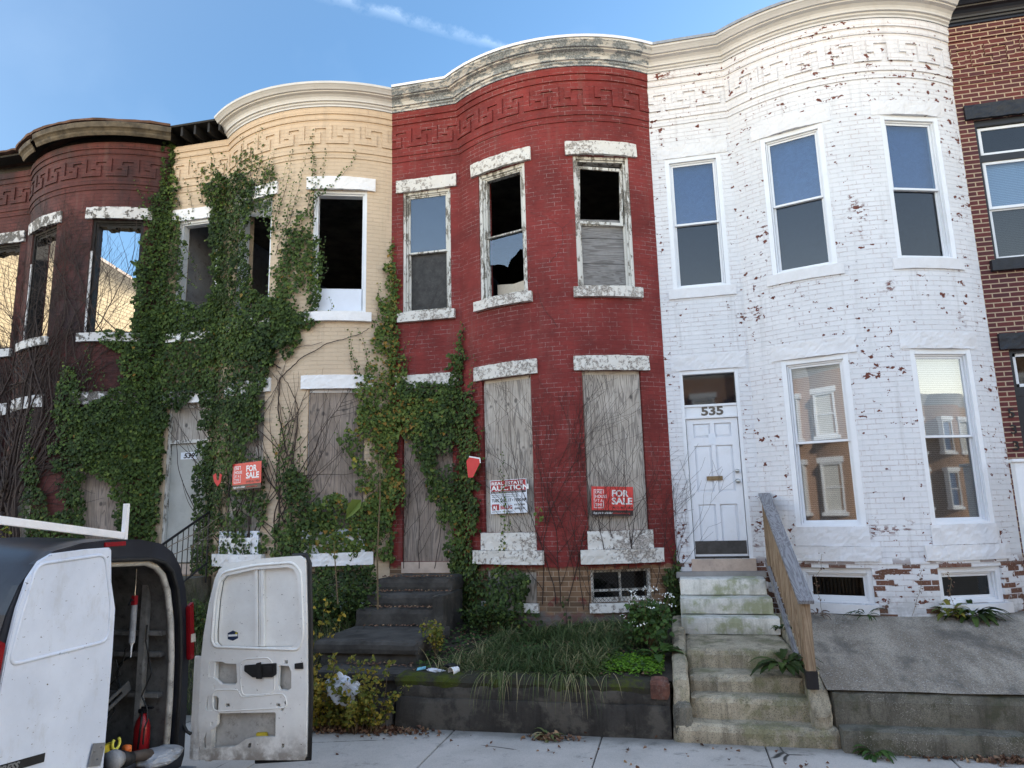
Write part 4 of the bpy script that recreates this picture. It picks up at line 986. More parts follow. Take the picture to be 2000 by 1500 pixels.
# ---- wall in front of the paved slope ----
rw2 = thing('retaining_wall', (8.8, -2.7, ZS), 'long stained kerb wall edging the paved slope of the white house', 'wall')
def fz(x, y, z): return z
wobbox(5.69, 14, -2.70, -2.45, -2.2, -1.785, .09, .008, seed=300, rnd_edge=.05).build('wall_course', M['conc_kerb'], rw2)
wobbox(5.72, 7.32, -2.90, -2.55, -2.36, -2.075, .08, .008, seed=310, rnd_edge=.03).build('wall_base', M['conc_kerb'], rw2)
wobbox(7.34, 14, -2.89, -2.55, -2.36, -2.08, .08, .008, seed=320, rnd_edge=.03).build('wall_base', M['conc_kerb'], rw2)
# ---- timber handrail ----
tr = thing('stair_railing', (5.54, -1.4, -1.7), 'timber stair railing with a weathered grey cap board beside the marble steps', 'railing')
rx = 5.53
sl = F((rx, -.10, .165), (1, 0, 0), (0, -2.68, -1.11), (0, -1.11, 2.68)); LL = 2.90
MB().box(-.075, .075, 0, LL, -.018, .02, sl).build('cap_board', M['timber_grey'], tr, bevel=.004)
MB().box(-.045, -.007, .05, LL-.12, -.11, -.019, sl).build('top_rail', M['wood'], tr, bevel=.003)
MB().box(-.05, -.012, .05, LL-.30, -.93, -.84, sl).build('bottom_rail', M['timber_grey'], tr, bevel=.003)
for i in range(20):
    t = .12+i*.132; c = sl.p(0, t, 0); MB().box(-.005, .030, -.018, .018, -.92 if i < 19 else -.85, -.05, F(c, (1, 0, 0), (0, -1, 0))).build('baluster', M['wood'], tr)
for (y, z0, z1) in ((-.16, -.88, .10), (-2.66, -1.76, -.93)):
    MB().box(rx-.045, rx+.045, y-.045, y+.045, z0, z1).build('post', M['wood'], tr, bevel=.004)
MB().box(rx-.055, rx+.055, -2.66-.055, -2.66+.055, -1.77, -1.60).build('post_base', M['iron'], tr, bevel=.003)
MB().box(rx-.035, rx+.0, -2.715, -2.70, -1.10, -.96).build('spacer_block', M['wood'], tr)
# ---------------- signs ----------------
def planehit(px, py, fr, y):
    d = ray(px, py); n_ = fr.ey; t = (fr.p(0, y, 0)-CAM).dot(n_)/d.dot(n_); q = CAM+d*t - fr.p(0, y, 0); return q.dot(fr.ex), q.dot(fr.ez)
def signframe(fr, y, tl, tr_, bl):
    a, b, c = planehit(*tl, fr, y), planehit(*tr_, fr, y), planehit(*bl, fr, y)
    w_ = math.hypot(b[0]-a[0], b[1]-a[1]); an = math.atan2(b[1]-a[1], b[0]-a[0]); h_ = math.hypot(c[0]-a[0], c[1]-a[1])
    ex = fr.ex*math.cos(an) + fr.ez*math.sin(an); ez = -fr.ex*math.sin(an) + fr.ez*math.cos(an)
    o = fr.p(c[0], y, c[1]); return F(fr.p(a[0], y, a[1]) - ez*h_, ex, fr.ey, ez), w_, h_
def sale_sign(fr0, y, tl, tr_, bl, label):
    f, w_, h_ = signframe(fr0, y, tl, tr_, bl)
    t = thing('sale_sign', f.p(w_/2, 0, 0), label, 'sign', 'house sale signs')
    MB().box(0, w_, 0, .004, h_*.19, h_, f).build('sign_board', M['sign_red'], t); MB().box(.01*w_, w_*.99, 0, .0035, 0, h_*.19, f).build('lower_strip', M['sign_drk'], t)
    def T(s, size, x, z, mat=M['whitep'], b=.0, sx=1.0, al='LEFT'): add_text('lettering', mat, t, s, size*h_, f, x*w_, z*h_, .0048, .0006, b*h_, sx, al)
    T('FOR', .31, .48, .665, b=.010, sx=1.0); T('SALE', .31, .48, .40, b=.010, sx=1.12); T('(410) 467-1826', .115, .49, .24, M['sign_drk'], b=.002, sx=1.05)
    T('ONE', .15, .082, .76, b=.002, sx=.80); T('HOUSE', .15, .082, .61, b=.002, sx=.88); T('AT A', .15, .085, .465, b=.0, sx=.80); T('TIME', .15, .085, .32, b=.0, sx=.80)
    T('Apply to be a bidder', .095, .04, .065, b=.0015, sx=.85); T('onehouseatatime.org', .085, .50, .065, M['sign_red'], sx=.85)
    mb = MB(); e = .012*w_; x0, x1, z0, z1 = .055*w_, .29*w_, .26*h_, .90*h_
    mb.box(x0, x0+e, .004, .0052, z0, z1, f); mb.box(x0, x1, .004, .0053, z0, z0+e, f); mb.box(x0, x1, .004, .0053, z1-e, z1, f)
    mb.box(x1-e, x1, .004, .0052, z0, .56*h_, f); mb.box(x1-e, x1, .004, .0052, .76*h_, z1, f)
    mb.build('white_border', M['whitep'], t)
    return t
sale_sign(fr_b2, .085, (1155, 950), (1236, 951), (1155, 1007), 'red for sale sign fixed to the right hand plywood sheet of the red house')
f, w_, h_ = signframe(fr_b1, .06, (957, 939), (1028, 934), (958, 1004))
ta = thing('auction_sign', f.p(w_/2, 0, 0), 'white and maroon real estate auction notice on the left plywood sheet', 'sign')
MB().box(0, w_, 0, .004, 0, h_, f).build('sign_board', M['sign_white'], ta)
MB().box(.02*w_, .98*w_, .004, .0046, .66*h_, .98*h_, f).build('maroon_band', M['sign_maroon'], ta)
MB().box(.02*w_, .98*w_, .004, .0046, .60*h_, .655*h_, f).build('dark_band', M['sign_drk'], ta)
MB().box(.04*w_, .24*w_, .004, .0046, .10*h_, .28*h_, f).build('maroon_square', M['sign_maroon'], ta)
def T(s, size, x, z, mat=M['whitep'], b=.0, sx=1.0, al='LEFT'): add_text('lettering', mat, ta, s, size*h_, f, x*w_, z*h_, .0052, .0005, b*h_, sx, al)
T('REAL ESTATE', .125, .04, .855, b=.004, sx=1.52); T('AUCTION', .20, .035, .69, b=.007, sx=1.45)
T('BUILDINGS SOLD AT THE COURTHOUSE DOOR', .045, .05, .613, sx=1.1); T('Sale to be held on the court house steps, Calvert', .045, .05, .54, M['black'], sx=1.0); T('Street entrance. Pictures and terms on the website', .045, .05, .485, M['black'], sx=1.0)
T('TUES. DEC. 17 • 11:00 AM', .125, .04, .345, M['black'], b=.003, sx=.88)
T('AJ', .16, .06, .125, b=.006, sx=1.0); T('BILLIG', .145, .27, .13, M['sign_maroon'], b=.005, sx=1.05); T('410-296-8440', .075, .65, .22, M['black'], b=.001, sx=.88); T('ajbillig.com', .095, .65, .11, M['black'], b=.001, sx=.88); T('REAL ESTATE - AUCTIONEERS', .045, .04, .04, M['black'], sx=1.2)
frt, Lt = chord(-1, B1[0], B1[1], .035)
frt.o = frt.o + frt.ey*.17
sale_sign(frt, .0, (455, 907), (511, 900), (458, 957), 'red for sale sign half swallowed by ivy on the tan house')
# scrap of red cardboard caught in the ivy beside the auction window
p_, k_, u_ = wallhit(925, 912, .20)
mb = MB(); q = F(p_, (1, 0, .12), (.3, -1, .1), (-.1, 0, 1)); mb.prism([[(-.10, -.14), (-.03, -.15), (.10, .04), (.10, .10), (-.05, .15), (-.10, .10)]], 0, .004, q); mb.prism([[(.10, .10), (.10, .04), (.115, .04), (.115, .115), (-.05, .17), (-.05, .15)]], .004, .006, q, m=1)
o = mb.build('torn_sign', [M['sign_red'], M['whitep']]); tag(o, 'torn piece of red sign caught in the ivy beside the auction window', 'torn sign')
p_, k_, u_ = wallhit(425, 935, .22)
mb = MB(); q = F(p_, (1, 0, 0), (0, -1, 0))
mb.prism([[(-.08, .05), (-.03, .09), (-.01, -.02), (.03, -.03), (.04, .08), (.08, .06), (.06, -.06), (.01, -.12), (-.05, -.05)]], 0, .01, q)
o = mb.build('torn_wrapper', M['sign_red']); tag(o, 'crumpled scrap of red paper hanging in the thick ivy trunk', 'litter')
# red sign at the left edge
p_, k_, u_ = wallhit(-27, 935, .35)
mb = MB(); q = F(p_, (1, 0, 0), (0, -1, 0)); R8 = .25; oc = [(R8*math.cos(R(22.5+45*i)), R8*math.sin(R(22.5+45*i))) for i in range(8)]; R7 = .235; oc2 = [(R7*math.cos(R(22.5+45*i)), R7*math.sin(R(22.5+45*i))) for i in range(8)]
st_ = thing('stop_sign', (p_.x, p_.y, ZS), 'red octagonal sign with white rim cut off by the left edge of the view', 'sign')
mb.prism([oc], 0, .006, q); mb.build('rim', M['whitep'], st_); MB().prism([oc2], .006, .009, q).build('sign_face', M['sign_red'], st_)
MB().tube([q.p(0, -.03, -2.6), q.p(0, -.03, .2)], .03, 8).build('post', M['metal'], st_)
# ---------------- opposite side of the street (seen reflected in the panes) ----------------
M['opp_brick'] = raw_brick('sunlit_tan_brick', (.50, .34, .22), (.42, .27, .17), (.40, .30, .2))
M['opp_brick2'] = raw_brick('sunlit_red_brick', (.42, .25, .16), (.34, .19, .12), (.42, .33, .25))
for i in range(18):
    X0 = -36.8+i*5.2; bk = M['opp_brick'] if i % 2 else M['opp_brick2']
    t = thing('terraced_house', (X0+2.6, -21, -2.3), ['red brick terraced house with bow window across the street', 'tan brick terraced house with bow window across the street'][i % 2], 'house', 'terraced houses across the street')
    if True:
        mb = MB(); Y0 = -20.6; pts = [(X0, Y0), (X0+1.9, Y0)] + [(X0+1.9+3.2*(j/10), Y0+.7*math.sin(math.pi*j/10)) for j in range(1, 10)] + [(X0+5.1, Y0), (X0+5.2, Y0)]
        for a, b in zip(pts[:-1], pts[1:]):
            mb.face([(a[0], a[1], -2.6), (b[0], b[1], -2.6), (b[0], b[1], 5.6), (a[0], a[1], 5.6)], [(a[0], -2.6), (b[0], -2.6), (b[0], 5.6), (a[0], 5.6)])
        for x in (X0, X0+5.2): mb.face([(x, Y0, -2.6), (x, -30, -2.6), (x, -30, 5.6), (x, Y0, 5.6)], [(0, -2.6), (9, -2.6), (9, 5.6), (0, 5.6)])
        mb.build('wall', bk, t, recalc=False)
        mb = MB()
        for a, b in zip(pts[:-1], pts[1:]): mb.face([(a[0], a[1]+.35, 6.1), (b[0], b[1]+.35, 6.1), (b[0], b[1], 5.5), (a[0], a[1], 5.5)]); mb.face([(a[0], a[1]+.35, 6.1), (b[0], b[1]+.35, 6.1), (b[0], -30, 5.9), (a[0], -30, 5.9)])
        mb.build('cornice', M['corn_white'], t, recalc=False)
        for xx, yo in ((X0+.5, 0), (X0+2.35, .50), (X0+3.85, .50)):
            for z0, z1 in ((-.3, 1.7), (2.8, 4.6)):
                f = F((xx, Y0+yo+.12, 0), (1, 0, 0), (0, 1, 0)); mb = MB()
                mb.box(0, .08, -.2, .08, z0, z1, f); mb.box(.82, .9, -.2, .08, z0, z1, f); mb.box(.08, .82, -.2, .08, z1-.08, z1, f); mb.box(.08, .82, -.2, .08, z0, z0+.08, f); mb.box(.08, .82, -.1, .04, (z0+z1)/2-.03, (z0+z1)/2+.03, f); mb.box(-.1, 1.0, -.2, .12, z1, z1+.22, f); mb.box(-.1, 1.0, -.2, .14, z0-.15, z0, f)
                wv = mb.build('window', M['vinyl'], t); board(f, .08, .82, z0+.08, z1-.08, .0, M['blind'] if (i+int(xx)) % 2 else M['sky_blue_film'], wv, 'pane', y1=.005)
# ---------------- the van ----------------
def vanpaint():
    n = N('white_van_paint', .38, .45); a = n.noise(n.obj, 2.2, 6, .6); s_ = n.noise(n.map(n.obj, (1, 1, 2)), 26, 5, .6)
    c = n.mix(n.ramp(a, .3, .7), (.64, .68, .75), (.54, .58, .65)); c = n.mix(n.ramp(s_, .67, .685), c, (.10, .08, .07)); c = n.mix(n.math('MULTIPLY', n.ramp(n.noise(n.map(n.obj, (1, 1, .5)), 5, 8, .75), .5, .72), .4), c, (.36, .35, .33))
    return n.out(c, n.bump(a, .05, .02), n.ramp(a, .3, .7, .3, .5))
M['van'] = vanpaint()
def vaninner():
    n = N('grubby_door_inner_paint', .5, .35); a = n.noise(n.obj, 3, 8, .7); s_ = n.noise(n.obj, 40, 5, .65)
    sep = n.n('ShaderNodeSeparateXYZ'); n.put(sep.inputs[0], n.obj)
    c = n.mix(n.ramp(a, .3, .7), (.87, .86, .81), (.76, .74, .69)); low = n.math('MULTIPLY', n.ramp(sep.outputs['Z'], -1.7, -2.02), n.ramp(n.noise(n.obj, 7, 7, .7), .3, .6))
    c = n.mix(n.math('MULTIPLY', low, .75), c, (.13, .10, .07)); c = n.mix(n.ramp(s_, .66, .70), c, (.16, .13, .10)); return n.out(c, n.bump(s_, .1, .004))
M['vani'] = vaninner()
M['jamb'] = simple('dirty_jamb_paint', (.42, .40, .36), .5, .25, 6, .3, dirt=(.08, .07, .06), dirt_amt=.8)
M['vanblk'] = simple('black_van_paint', (.012, .014, .020), .32, .3, 3, .03, dirt=(.05, .05, .055), dirt_amt=.3)
M['rubber'] = simple('black_rubber', (.012, .012, .012), .6, .3, 20, .3)
M['vdark'] = simple('dim_van_lining', (.16, .155, .145), .7, .35, 5, .2, dirt=(.04, .036, .03), dirt_amt=.8)
M['lamp_red'] = simple('red_tail_lens', (.20, .006, .010), .2, .1, 30, .2); M['lamp_clear'] = simple('clear_lens', (.5, .45, .38), .2)
YC = -5.62
half = [(0, -.13), (.3, -.145), (.55, -.19), (.70, -.27), (.81, -.40), (.89, -.58), (.945, -.80), (.985, -1.10), (1.0, -1.5), (1.0, -2.02), (.96, -2.12)]
van = thing('work_van', (-2.7, YC, -2.44), 'white work van with black roof, one rear door swung open and a ladder rack', 'van')
VF = F((0, YC, 0), (0, 1, 0), (1, 0, 0))
def outline(s=1.0, zo=0, inset=0):
    r_ = [(max(0, y-inset)*s if y else 0, z-(inset if z > -1 else 0)+zo) for y, z in half]
    return [(-y, z) for y, z in r_[::-1] if y > 0] + r_
# body shell: lofted sections along the van
mb = MB(); secs = [(-.06, 1, 0), (-.9, 1.0, .03), (-2.2, 1.0, .03), (-3.3, 1.0, .02), (-3.9, .97, -.08), (-4.5, .95, -.62), (-5.2, .93, -.78), (-5.55, .86, -.95)]
n_ = len(outline())
for x, s_, zo in secs:
    for y, z in outline():
        zz = z + (zo if z > -1.2 or zo > -.3 else zo*max(0, (z+2.12)/.9)); mb.v.append((x, YC+y*s_, zz))
for i in range(len(secs)-1):
    for j in range(n_-1):
        a = i*n_+j; zc = (mb.v[a][2]+mb.v[a+1][2])/2
        mb.f.append((a, a+1, a+n_+1, a+n_)); mb.uv.append(None); mb.mi.append(1 if zc > -.95 and i < 4 else 0); mb.col.append(None)
mb.f.append(tuple((len(secs)-1)*n_+j for j in range(n_))); mb.uv.append(None); mb.mi.append(0); mb.col.append(None)
mb.build('body', [M['van'], M['vanblk']], van, smooth=True, recalc=False)
mb = MB()
for x in (-.10, -2.6):
    for y, z in outline(inset=.055): mb.v.append((x, YC+y, z))
for j in range(n_-1): mb.f.append((j, j+n_, j+n_+1, j+1)); mb.uv.append(None); mb.mi.append(0); mb.col.append(None)
mb.f.append(tuple(n_+j for j in range(n_))); mb.uv.append(None); mb.mi.append(0); mb.col.append(None)
mb.build('lining', M['vdark'], van, recalc=False)
MB().box(-2.6, -.02, YC-.93, YC+.93, -2.06, -2.01).build('floor', M['vdark'], van)
mb = MB()
for z in (-.62, -.98, -1.16, -1.5): mb.box(-2.4, -.18, YC+.84, YC+.90, z-.02, z+.02)
for x in (-.35, -.8, -1.3): mb.box(x-.03, x+.03, YC+.80, YC+.86, -2.0, -.45)
mb.build('wall_rail', simple('van_wall_rail', (.22, .21, .195), .6, .3, 6, .2, dirt=(.05, .045, .04), dirt_amt=.8), van, bevel=.004)
r2 = random.Random(31); mb = MB()
for i in range(6):
    p = Vector((-.3-.1*i, YC+.80, -.9-.1*i)); q = [p]
    for j in range(9): p = p+Vector((r2.gauss(-.02, .05), r2.gauss(-.01, .03), -.10+r2.gauss(0, .03))); q.append(p)
    mb.tube(q, .007, 5, cap=False)
mb.build('loose_cable', M['rubber'], van)
# rear frame
op = [(-y, z) for y, z in [(.88, -2.0), (.89, -1.5), (.88, -1.15), (.845, -.85), (.78, -.58), (.70, -.43), (.60, -.35), (.45, -.31)]] + [(0, -.29)] + [(y, z) for y, z in [(.45, -.31), (.60, -.35), (.70, -.43), (.78, -.58), (.845, -.85), (.88, -1.15), (.89, -1.5), (.88, -2.0)]]
outl = outline()
outl_c = [p for p in outl]
mb = MB(); mb.prism([outl_c, op[::-1]], -.07, .0, VF); mb.build('rear_frame', M['vanblk'], van, bevel=.012)
pil = [p for p in op if p[0] >= 0]
mb = MB(); pp = [VF.p(x-.035 if x > .5 else x, -.07, z-.03) for x, z in op]; mb.tube(pp, .027, 10); mb.build('door_jamb', M['jamb'], van, smooth=True)
mb = MB(); pp = [VF.p(x-.002, -.0, z) for x, z in op]; mb.tube(pp, .017, 8); mb.build('weather_strip', M['rubber'], van, smooth=True)
# closed left door
dl = [(-.935, -2.0), (-.935, -1.5), (-.92, -1.1), (-.885, -.80), (-.84, -.55), (-.78, -.36), (-.70, -.25), (-.60, -.205), (-.3, -.19), (-.075, -.19), (-.055, -.21), (-.03, -.45), (.03, -.66), (.035, -1.0), (.03, -1.5), (.02, -2.0)]
mb = MB(); mb.prism([dl], .002, .035, VF); ld = mb.build('rear_door', M['van'], van, bevel=.012)
def rloop(pts, r_, mb, fr, y, n=8, closed=True):
    # rounded-corner polyline tube on the plane
    out = []
    L_ = len(pts)
    for i in range(L_):
        p0, p1, p2 = Vector(pts[i-1]), Vector(pts[i]), Vector(pts[(i+1) % L_])
        a, b = (p0-p1), (p2-p1); d = min(.07, a.length*.4, b.length*.4)
        a, b = p1+a.normalized()*d, p1+b.normalized()*d
        for k in range(5):
            t = k/4; out.append((1-t)**2*a + 2*t*(1-t)*p1 + t*t*b)
    out.append(out[0])
    mb.tube([fr.p(p.x, y, p.y) for p in out], r_, n, cap=False)
mb = MB(); rloop([(-.865, -.90), (-.80, -.58), (-.72, -.27), (-.12, -.24), (-.08, -.40), (-.02, -.65), (-.03, -.89)], .013, mb, VF, .034); mb.build('pressed_panel', M['van'], ld, smooth=True)
bf, bw, bh_ = signframe(VF, .036, (2, 1494), (88, 1470), (2, 1512))
MB().box(-.16, bw, 0, .006, 0, bh_, bf).build('badge', M['rubber'], ld, bevel=.002)
add_text('lettering', M['metal'], ld, 'EXPRESS', bh_*1.02, bf, -.12, bh_*.14, .008, .001, .002, 1.12, 'LEFT', .3)
mb = MB(); sf, sw, sh = signframe(VF, .05, (182, 1452), (205, 1450), (176, 1497)); mb.box(0, sw, 0, .006, 0, sh, sf); mb.tube([sf.p(sw*.2, .006, sh*.65), sf.p(sw*.2, .014, sh*.65)], .007, 8); mb.tube([sf.p(sw*.6, .006, sh*.3), sf.p(sw*.6, .014, sh*.3)], .007, 8); mb.tube([sf.p(sw*.7, .006, sh*.8), sf.p(sw*.7, .014, sh*.8)], .007, 8)
mb.build('strike_plate', simple('zinc_plate', (.30, .30, .30), .4, .1, 20, .1, metal=.7), ld)
# tail lamps
for sg in (1, -1):
    lm = MB(); lm.prism([[(sg*.90, -.76), (sg*.965, -.72), (sg*1.0, -1.0), (sg*1.015, -1.22), (sg*.95, -1.22)]], .0, .04, VF); tl = lm.build('tail_light', M['lamp_red'], van, bevel=.008)
    MB().prism([[(sg*.945, -1.0), (sg*1.0, -1.0), (sg*1.01, -1.07), (sg*.95, -1.07)]], .0405, .046, VF).build('reverse_lens', M['lamp_clear'], tl)
MB().box(-.10, .12, -.005, .012, -.185, -.150, F((0, YC, -.0), (0, 1, 0), (1, 0, 0))).build('brake_light', M['lamp_red'], van, bevel=.004)
MB().box(-.02, .16, YC-1.0, YC+1.0, -2.30, -2.10).build('bumper', simple('scuffed_bumper', (.22, .23, .25), .5, .3, 6, .2, dirt=(.05, .05, .05)), van, bevel=.02)
for x in (-1.1, -4.6):
    for y in (YC-.9, YC+.74):
        wm_ = MB(); pr = [(0, .20), (0, .33), (.03, .365), (.17, .365), (.20, .33), (.20, .20)]
        wm_.tube([(x, y+a, -2.07) for a, b in pr], [b for a, b in pr], 24); wl = wm_.build('wheel', M['rubber'], van, smooth=True)
        r_ = MB(); r_.tube([(x, y-.005 if y < YC else y+.205, -2.07), (x, y+.02 if y < YC else y+.18, -2.07)], [.2, .19], 20); r_.build('rim', M['metal'], wl)
# open right door: seen from inside
OY = -4.60
OF = F((0, OY, 0), (1, 0, 0), (0, -1, 0))
def pl(pts, y=.0): return [planehit(a, b, OF, y) for a, b in pts]
dout = pl([(396, 1482), (392, 1400), (396, 1300), (402, 1240), (412, 1180), (424, 1130), (432, 1112), (446, 1101), (500, 1092), (560, 1087), (590, 1085), (600, 1092), (603, 1200), (604, 1350), (602, 1470), (598, 1482)])
win = pl([(433, 1262), (425, 1254), (425, 1230), (430, 1170), (436, 1135), (446, 1124), (500, 1112), (565, 1107), (577, 1111), (584, 1124), (588, 1180), (588, 1240), (583, 1256), (574, 1262), (500, 1264)])
holes = [pl(h) for h in ([(413, 1293), (418, 1290), (440, 1291), (445, 1294), (466, 1295), (468, 1330), (464, 1335), (436, 1335), (420, 1320), (412, 1320)],
    [(549, 1298), (568, 1299), (573, 1310), (573, 1342), (566, 1347), (550, 1346), (547, 1338)], [(410, 1358), (428, 1358), (432, 1362), (431, 1386), (408, 1386), (406, 1380)],
    [(430, 1391), (541, 1389), (543, 1392), (542, 1437), (500, 1438), (484, 1441), (470, 1452), (462, 1456), (404, 1460), (402, 1445), (407, 1430), (424, 1420), (429, 1412)],
    [(444, 1372), (453, 1372), (454, 1378), (445, 1379)], [(543, 1372), (551, 1372), (552, 1378), (544, 1378)], [(560, 1288), (566, 1288), (566, 1295), (560, 1295)], [(560, 1367), (564, 1367), (564, 1374), (560, 1374)], [(421, 1336), (425, 1336), (425, 1343), (421, 1343)], [(416, 1408), (421, 1408), (421, 1416), (416, 1416)], [(490, 1449), (496, 1449), (494, 1458), (488, 1458)], [(555, 1450), (560, 1450), (558, 1459), (553, 1459)], [(553, 1381), (558, 1381), (558, 1386), (553, 1386)])]
mb = MB(); mb.prism([dout, win] + holes, .0, .035, OF); od = mb.build('rear_door', M['vani'], van, bevel=.004)
MB().prism([dout], -.05, -.042, OF).build('outer_skin', M['hole'], od)
MB().prism([win], -.02, -.015, OF).build('window_blank', M['vani'], od)
x0w, z0w = planehit(500, 1262, OF, 0); x1w, _ = planehit(518, 1262, OF, 0); xt0, ztw = planehit(499, 1112, OF, 0); xt1, _ = planehit(517, 1110, OF, 0)
mb = MB()
for a, b, c, d in ((0, .35, 0, .02), (.42, .58, 0, .012), (.65, 1, 0, .02)):
    mb.prism([[(x0w+(x1w-x0w)*a, z0w), (x0w+(x1w-x0w)*b, z0w), (xt0+(xt1-xt0)*b, ztw), (xt0+(xt1-xt0)*a, ztw)]], -.014, d, OF)
mb.build('window_rib', M['vani'], od, bevel=.003)
mb = MB(); wl_ = pl([(425, 1262), (418, 1250), (424, 1170), (436, 1118), (500, 1104), (576, 1098), (592, 1116), (596, 1240), (588, 1268)]); rloop(wl_, .012, mb, OF, .034); mb.build('pressed_ridge', M['vani'], od, smooth=True)
mb = MB(); fr_ = pl([(475, 1286), (530, 1283), (540, 1300), (541, 1353), (478, 1357), (474, 1330)]); rloop(fr_, .005, mb, OF, .036); fr_ = pl([(420, 1345), (470, 1345), (476, 1360), (560, 1352), (566, 1380), (420, 1388)]); rloop(fr_, .005, mb, OF, .036); mb.build('pressed_ridge', M['vani'], od, smooth=True)
r_ = MB(); edge = [OF.p(x, .0, z) for x, z in pl([(572, 1085), (599, 1084), (605, 1100), (607, 1200), (608, 1350), (605, 1482), (500, 1487)])]; r_.tube(edge, .020, 8); r_.build('weather_strip', M['rubber'], od, smooth=True)
mb = MB(); lx = pl([(484, 1297), (545, 1293), (545, 1315), (538, 1320), (500, 1320), (484, 1308)]); mb.prism([lx], .035, .06, OF); cx = pl([(510, 1292), (518, 1290), (521, 1322), (510, 1322)]); mb.prism([cx], .06, .085, OF); cx = pl([(525, 1298), (540, 1297), (540, 1312), (525, 1312)]); mb.prism([cx], .06, .072, OF)
lt = mb.build('latch', M['rubber'], od, bevel=.004)
mb = MB(); sg_ = pl([(581, 1294), (596, 1292), (597, 1304), (581, 1304)]); mb.prism([sg_], .035, .05, OF); mb.build('striker', M['rubber'], od)
mb = MB(); hx = pl([(443, 1237), (453, 1232), (463, 1236), (463, 1247), (453, 1252), (443, 1249)]); mb.prism([hx], -.0148, -.0135, OF); stk = mb.build('sticker', simple('navy_sticker', (.015, .03, .07), .4), od)
hx = pl([(444, 1240), (462, 1239), (462, 1243), (444, 1244)]); MB().prism([hx], -.0134, -.0128, OF).build('sticker_print', M['whitep'], stk); hx = pl([(458, 1236), (462, 1235), (462, 1239), (458, 1239)]); MB().prism([hx], -.0126, -.012, OF).build('sticker_corner', simple('yellow_print', (.6, .5, .02), .4), stk)
# hinge-side post panel and strap
mb = MB()
hp_ = [planehit(a, b, OF, .0) for a, b in ((347, 1275), (399, 1272), (394, 1482), (345, 1485))]
z_t, z_b = -1.20, -2.06
for a, b, y in ((.03, .075, .0), (.078, .15, .022), (.153, .205, .008), (.208, .27, .03)): mb.box(a, b, -.03, y, z_b, z_t, OF)
mb.build('hinge_panel', M['vani'], van, bevel=.006)
mb = MB(); sp_ = [OF.p(x, .05, z) for x, z in pl([(345, 1348), (352, 1375), (362, 1405), (372, 1425), (380, 1430)])]; mb.tube(sp_, .014, 8); mb.build('check_strap', M['rubber'], van, smooth=True)
# roof rack
rk = MB(); a, b = Vector((-.35, -6.9, .11)), Vector((-.35, -5.13, -.115))
d_ = (b-a).normalized(); rk.box(0, (b-a).length, -.02, .02, -.03, .03, F(a, d_, (1, 0, 0), d_.cross(Vector((1, 0, 0)))*1)); rk_o = rk.build('roof_rack', M['stone_white'], van, bevel=.003)
rk = MB(); rk.box(-.02, .02, -.02, .02, -.30, .16, F((-.35, -5.11, 0))); rk.box(-.03, .06, -.03, .03, -.30, -.27, F((-.35, -5.11, 0))); rk.build('rack_post', M['stone_white'], van, bevel=.003)
# things in the van
M['ext_red'] = simple('red_cylinder_paint', (.30, .012, .016), .3, .1, 10, .05)
ex = thing('fire_extinguisher', (-.30, -4.80, -2.0), 'red fire extinguisher standing inside the open van', 'fire extinguisher')
MB().tube([(-.30, -4.80, z) for z in (-2.01, -2.0, -1.76, -1.70, -1.66, -1.63)], [.06, .066, .066, .052, .028, .018], 20).build('cylinder', M['ext_red'], ex, smooth=True)
MB().box(-.33, -.27, -4.83, -4.77, -1.635, -1.60).build('valve', M['iron'], ex, bevel=.004); MB().box(-.315, -.20, -4.81, -4.79, -1.60, -1.585).build('lever', M['iron'], ex)
MB().tube([(-.28, -4.84, -1.62), (-.24, -4.89, -1.68), (-.25, -4.90, -1.9)], .010, 6).build('hose', M['rubber'], ex, smooth=True)
gn = thing('caulking_gun', (-.38, -4.90, -1.15), 'caulking gun hanging on its rod inside the open van', 'caulking gun')
MB().tube([(-.38, -4.90, -.72), (-.38, -4.90, -1.04)], .026, 12).build('cartridge', simple('grey_cartridge', (.30, .31, .33), .5, .3, 14), gn)
MB().tube([(-.38, -4.90, -1.04), (-.38, -4.90, -1.06), (-.38, -4.90, -1.16)], [.02, .009, .004], 8).build('nozzle', M['whitep'], gn); MB().tube([(-.38, -4.90, -.40), (-.38, -4.90, -.72)], .004, 6).build('rod', M['metal'], gn)
MB().box(-.40, -.36, -4.92, -4.88, -.73, -.64).build('grip', M['sign_maroon'], gn, bevel=.004); MB().tube([(-.38, -4.92, -.68), (-.33, -5.0, -.66), (-.30, -5.06, -.70)], .008, 6).build('trigger', M['iron'], gn)
br = MB(); bf_ = F((-.45, -5.25, -1.66), (0, .9, .42), (1, 0, 0), (0, -.42, .9)); br.prism([[(0, 0), (.5, 0), (.5, .09), (0, .09)], [(.04, .03), (.18, .03), (.18, .06), (.04, .06)], [(.24, .03), (.40, .03), (.40, .06), (.24, .06)]], 0, .015, bf_)
o = br.build('slotted_bracket', simple('grey_bracket', (.09, .09, .09), .5, .2, 8), None, bevel=.002); tag(o, 'slotted grey steel bracket leaning behind the fire extinguisher', 'bracket')
M['yel'] = simple('yellow_plastic', (.50, .38, .03), .45, .15, 12)
o = MB().box(-.34, -.30, -5.50, -5.12, -1.84, -1.78).build('spirit_level', M['yel'], None, bevel=.003); tag(o, 'yellow spirit level lying among the tools in the van', 'spirit level')
o = MB().tube([(-.28, -5.12+.04*math.cos(a), -1.79+.045*math.sin(a)) for a in [R(130)+R(280)*i/14 for i in range(15)]], .012, 8).build('cable_hook', simple('bright_yellow_hook', (.65, .58, .08), .45), None, smooth=True); tag(o, 'bright yellow U shaped hook above the tools in the van', 'hook')
gr = thing('power_grinder', (-.06, -5.35, -1.9), 'black power tool with orange collar resting on the van floor edge', 'power tool')
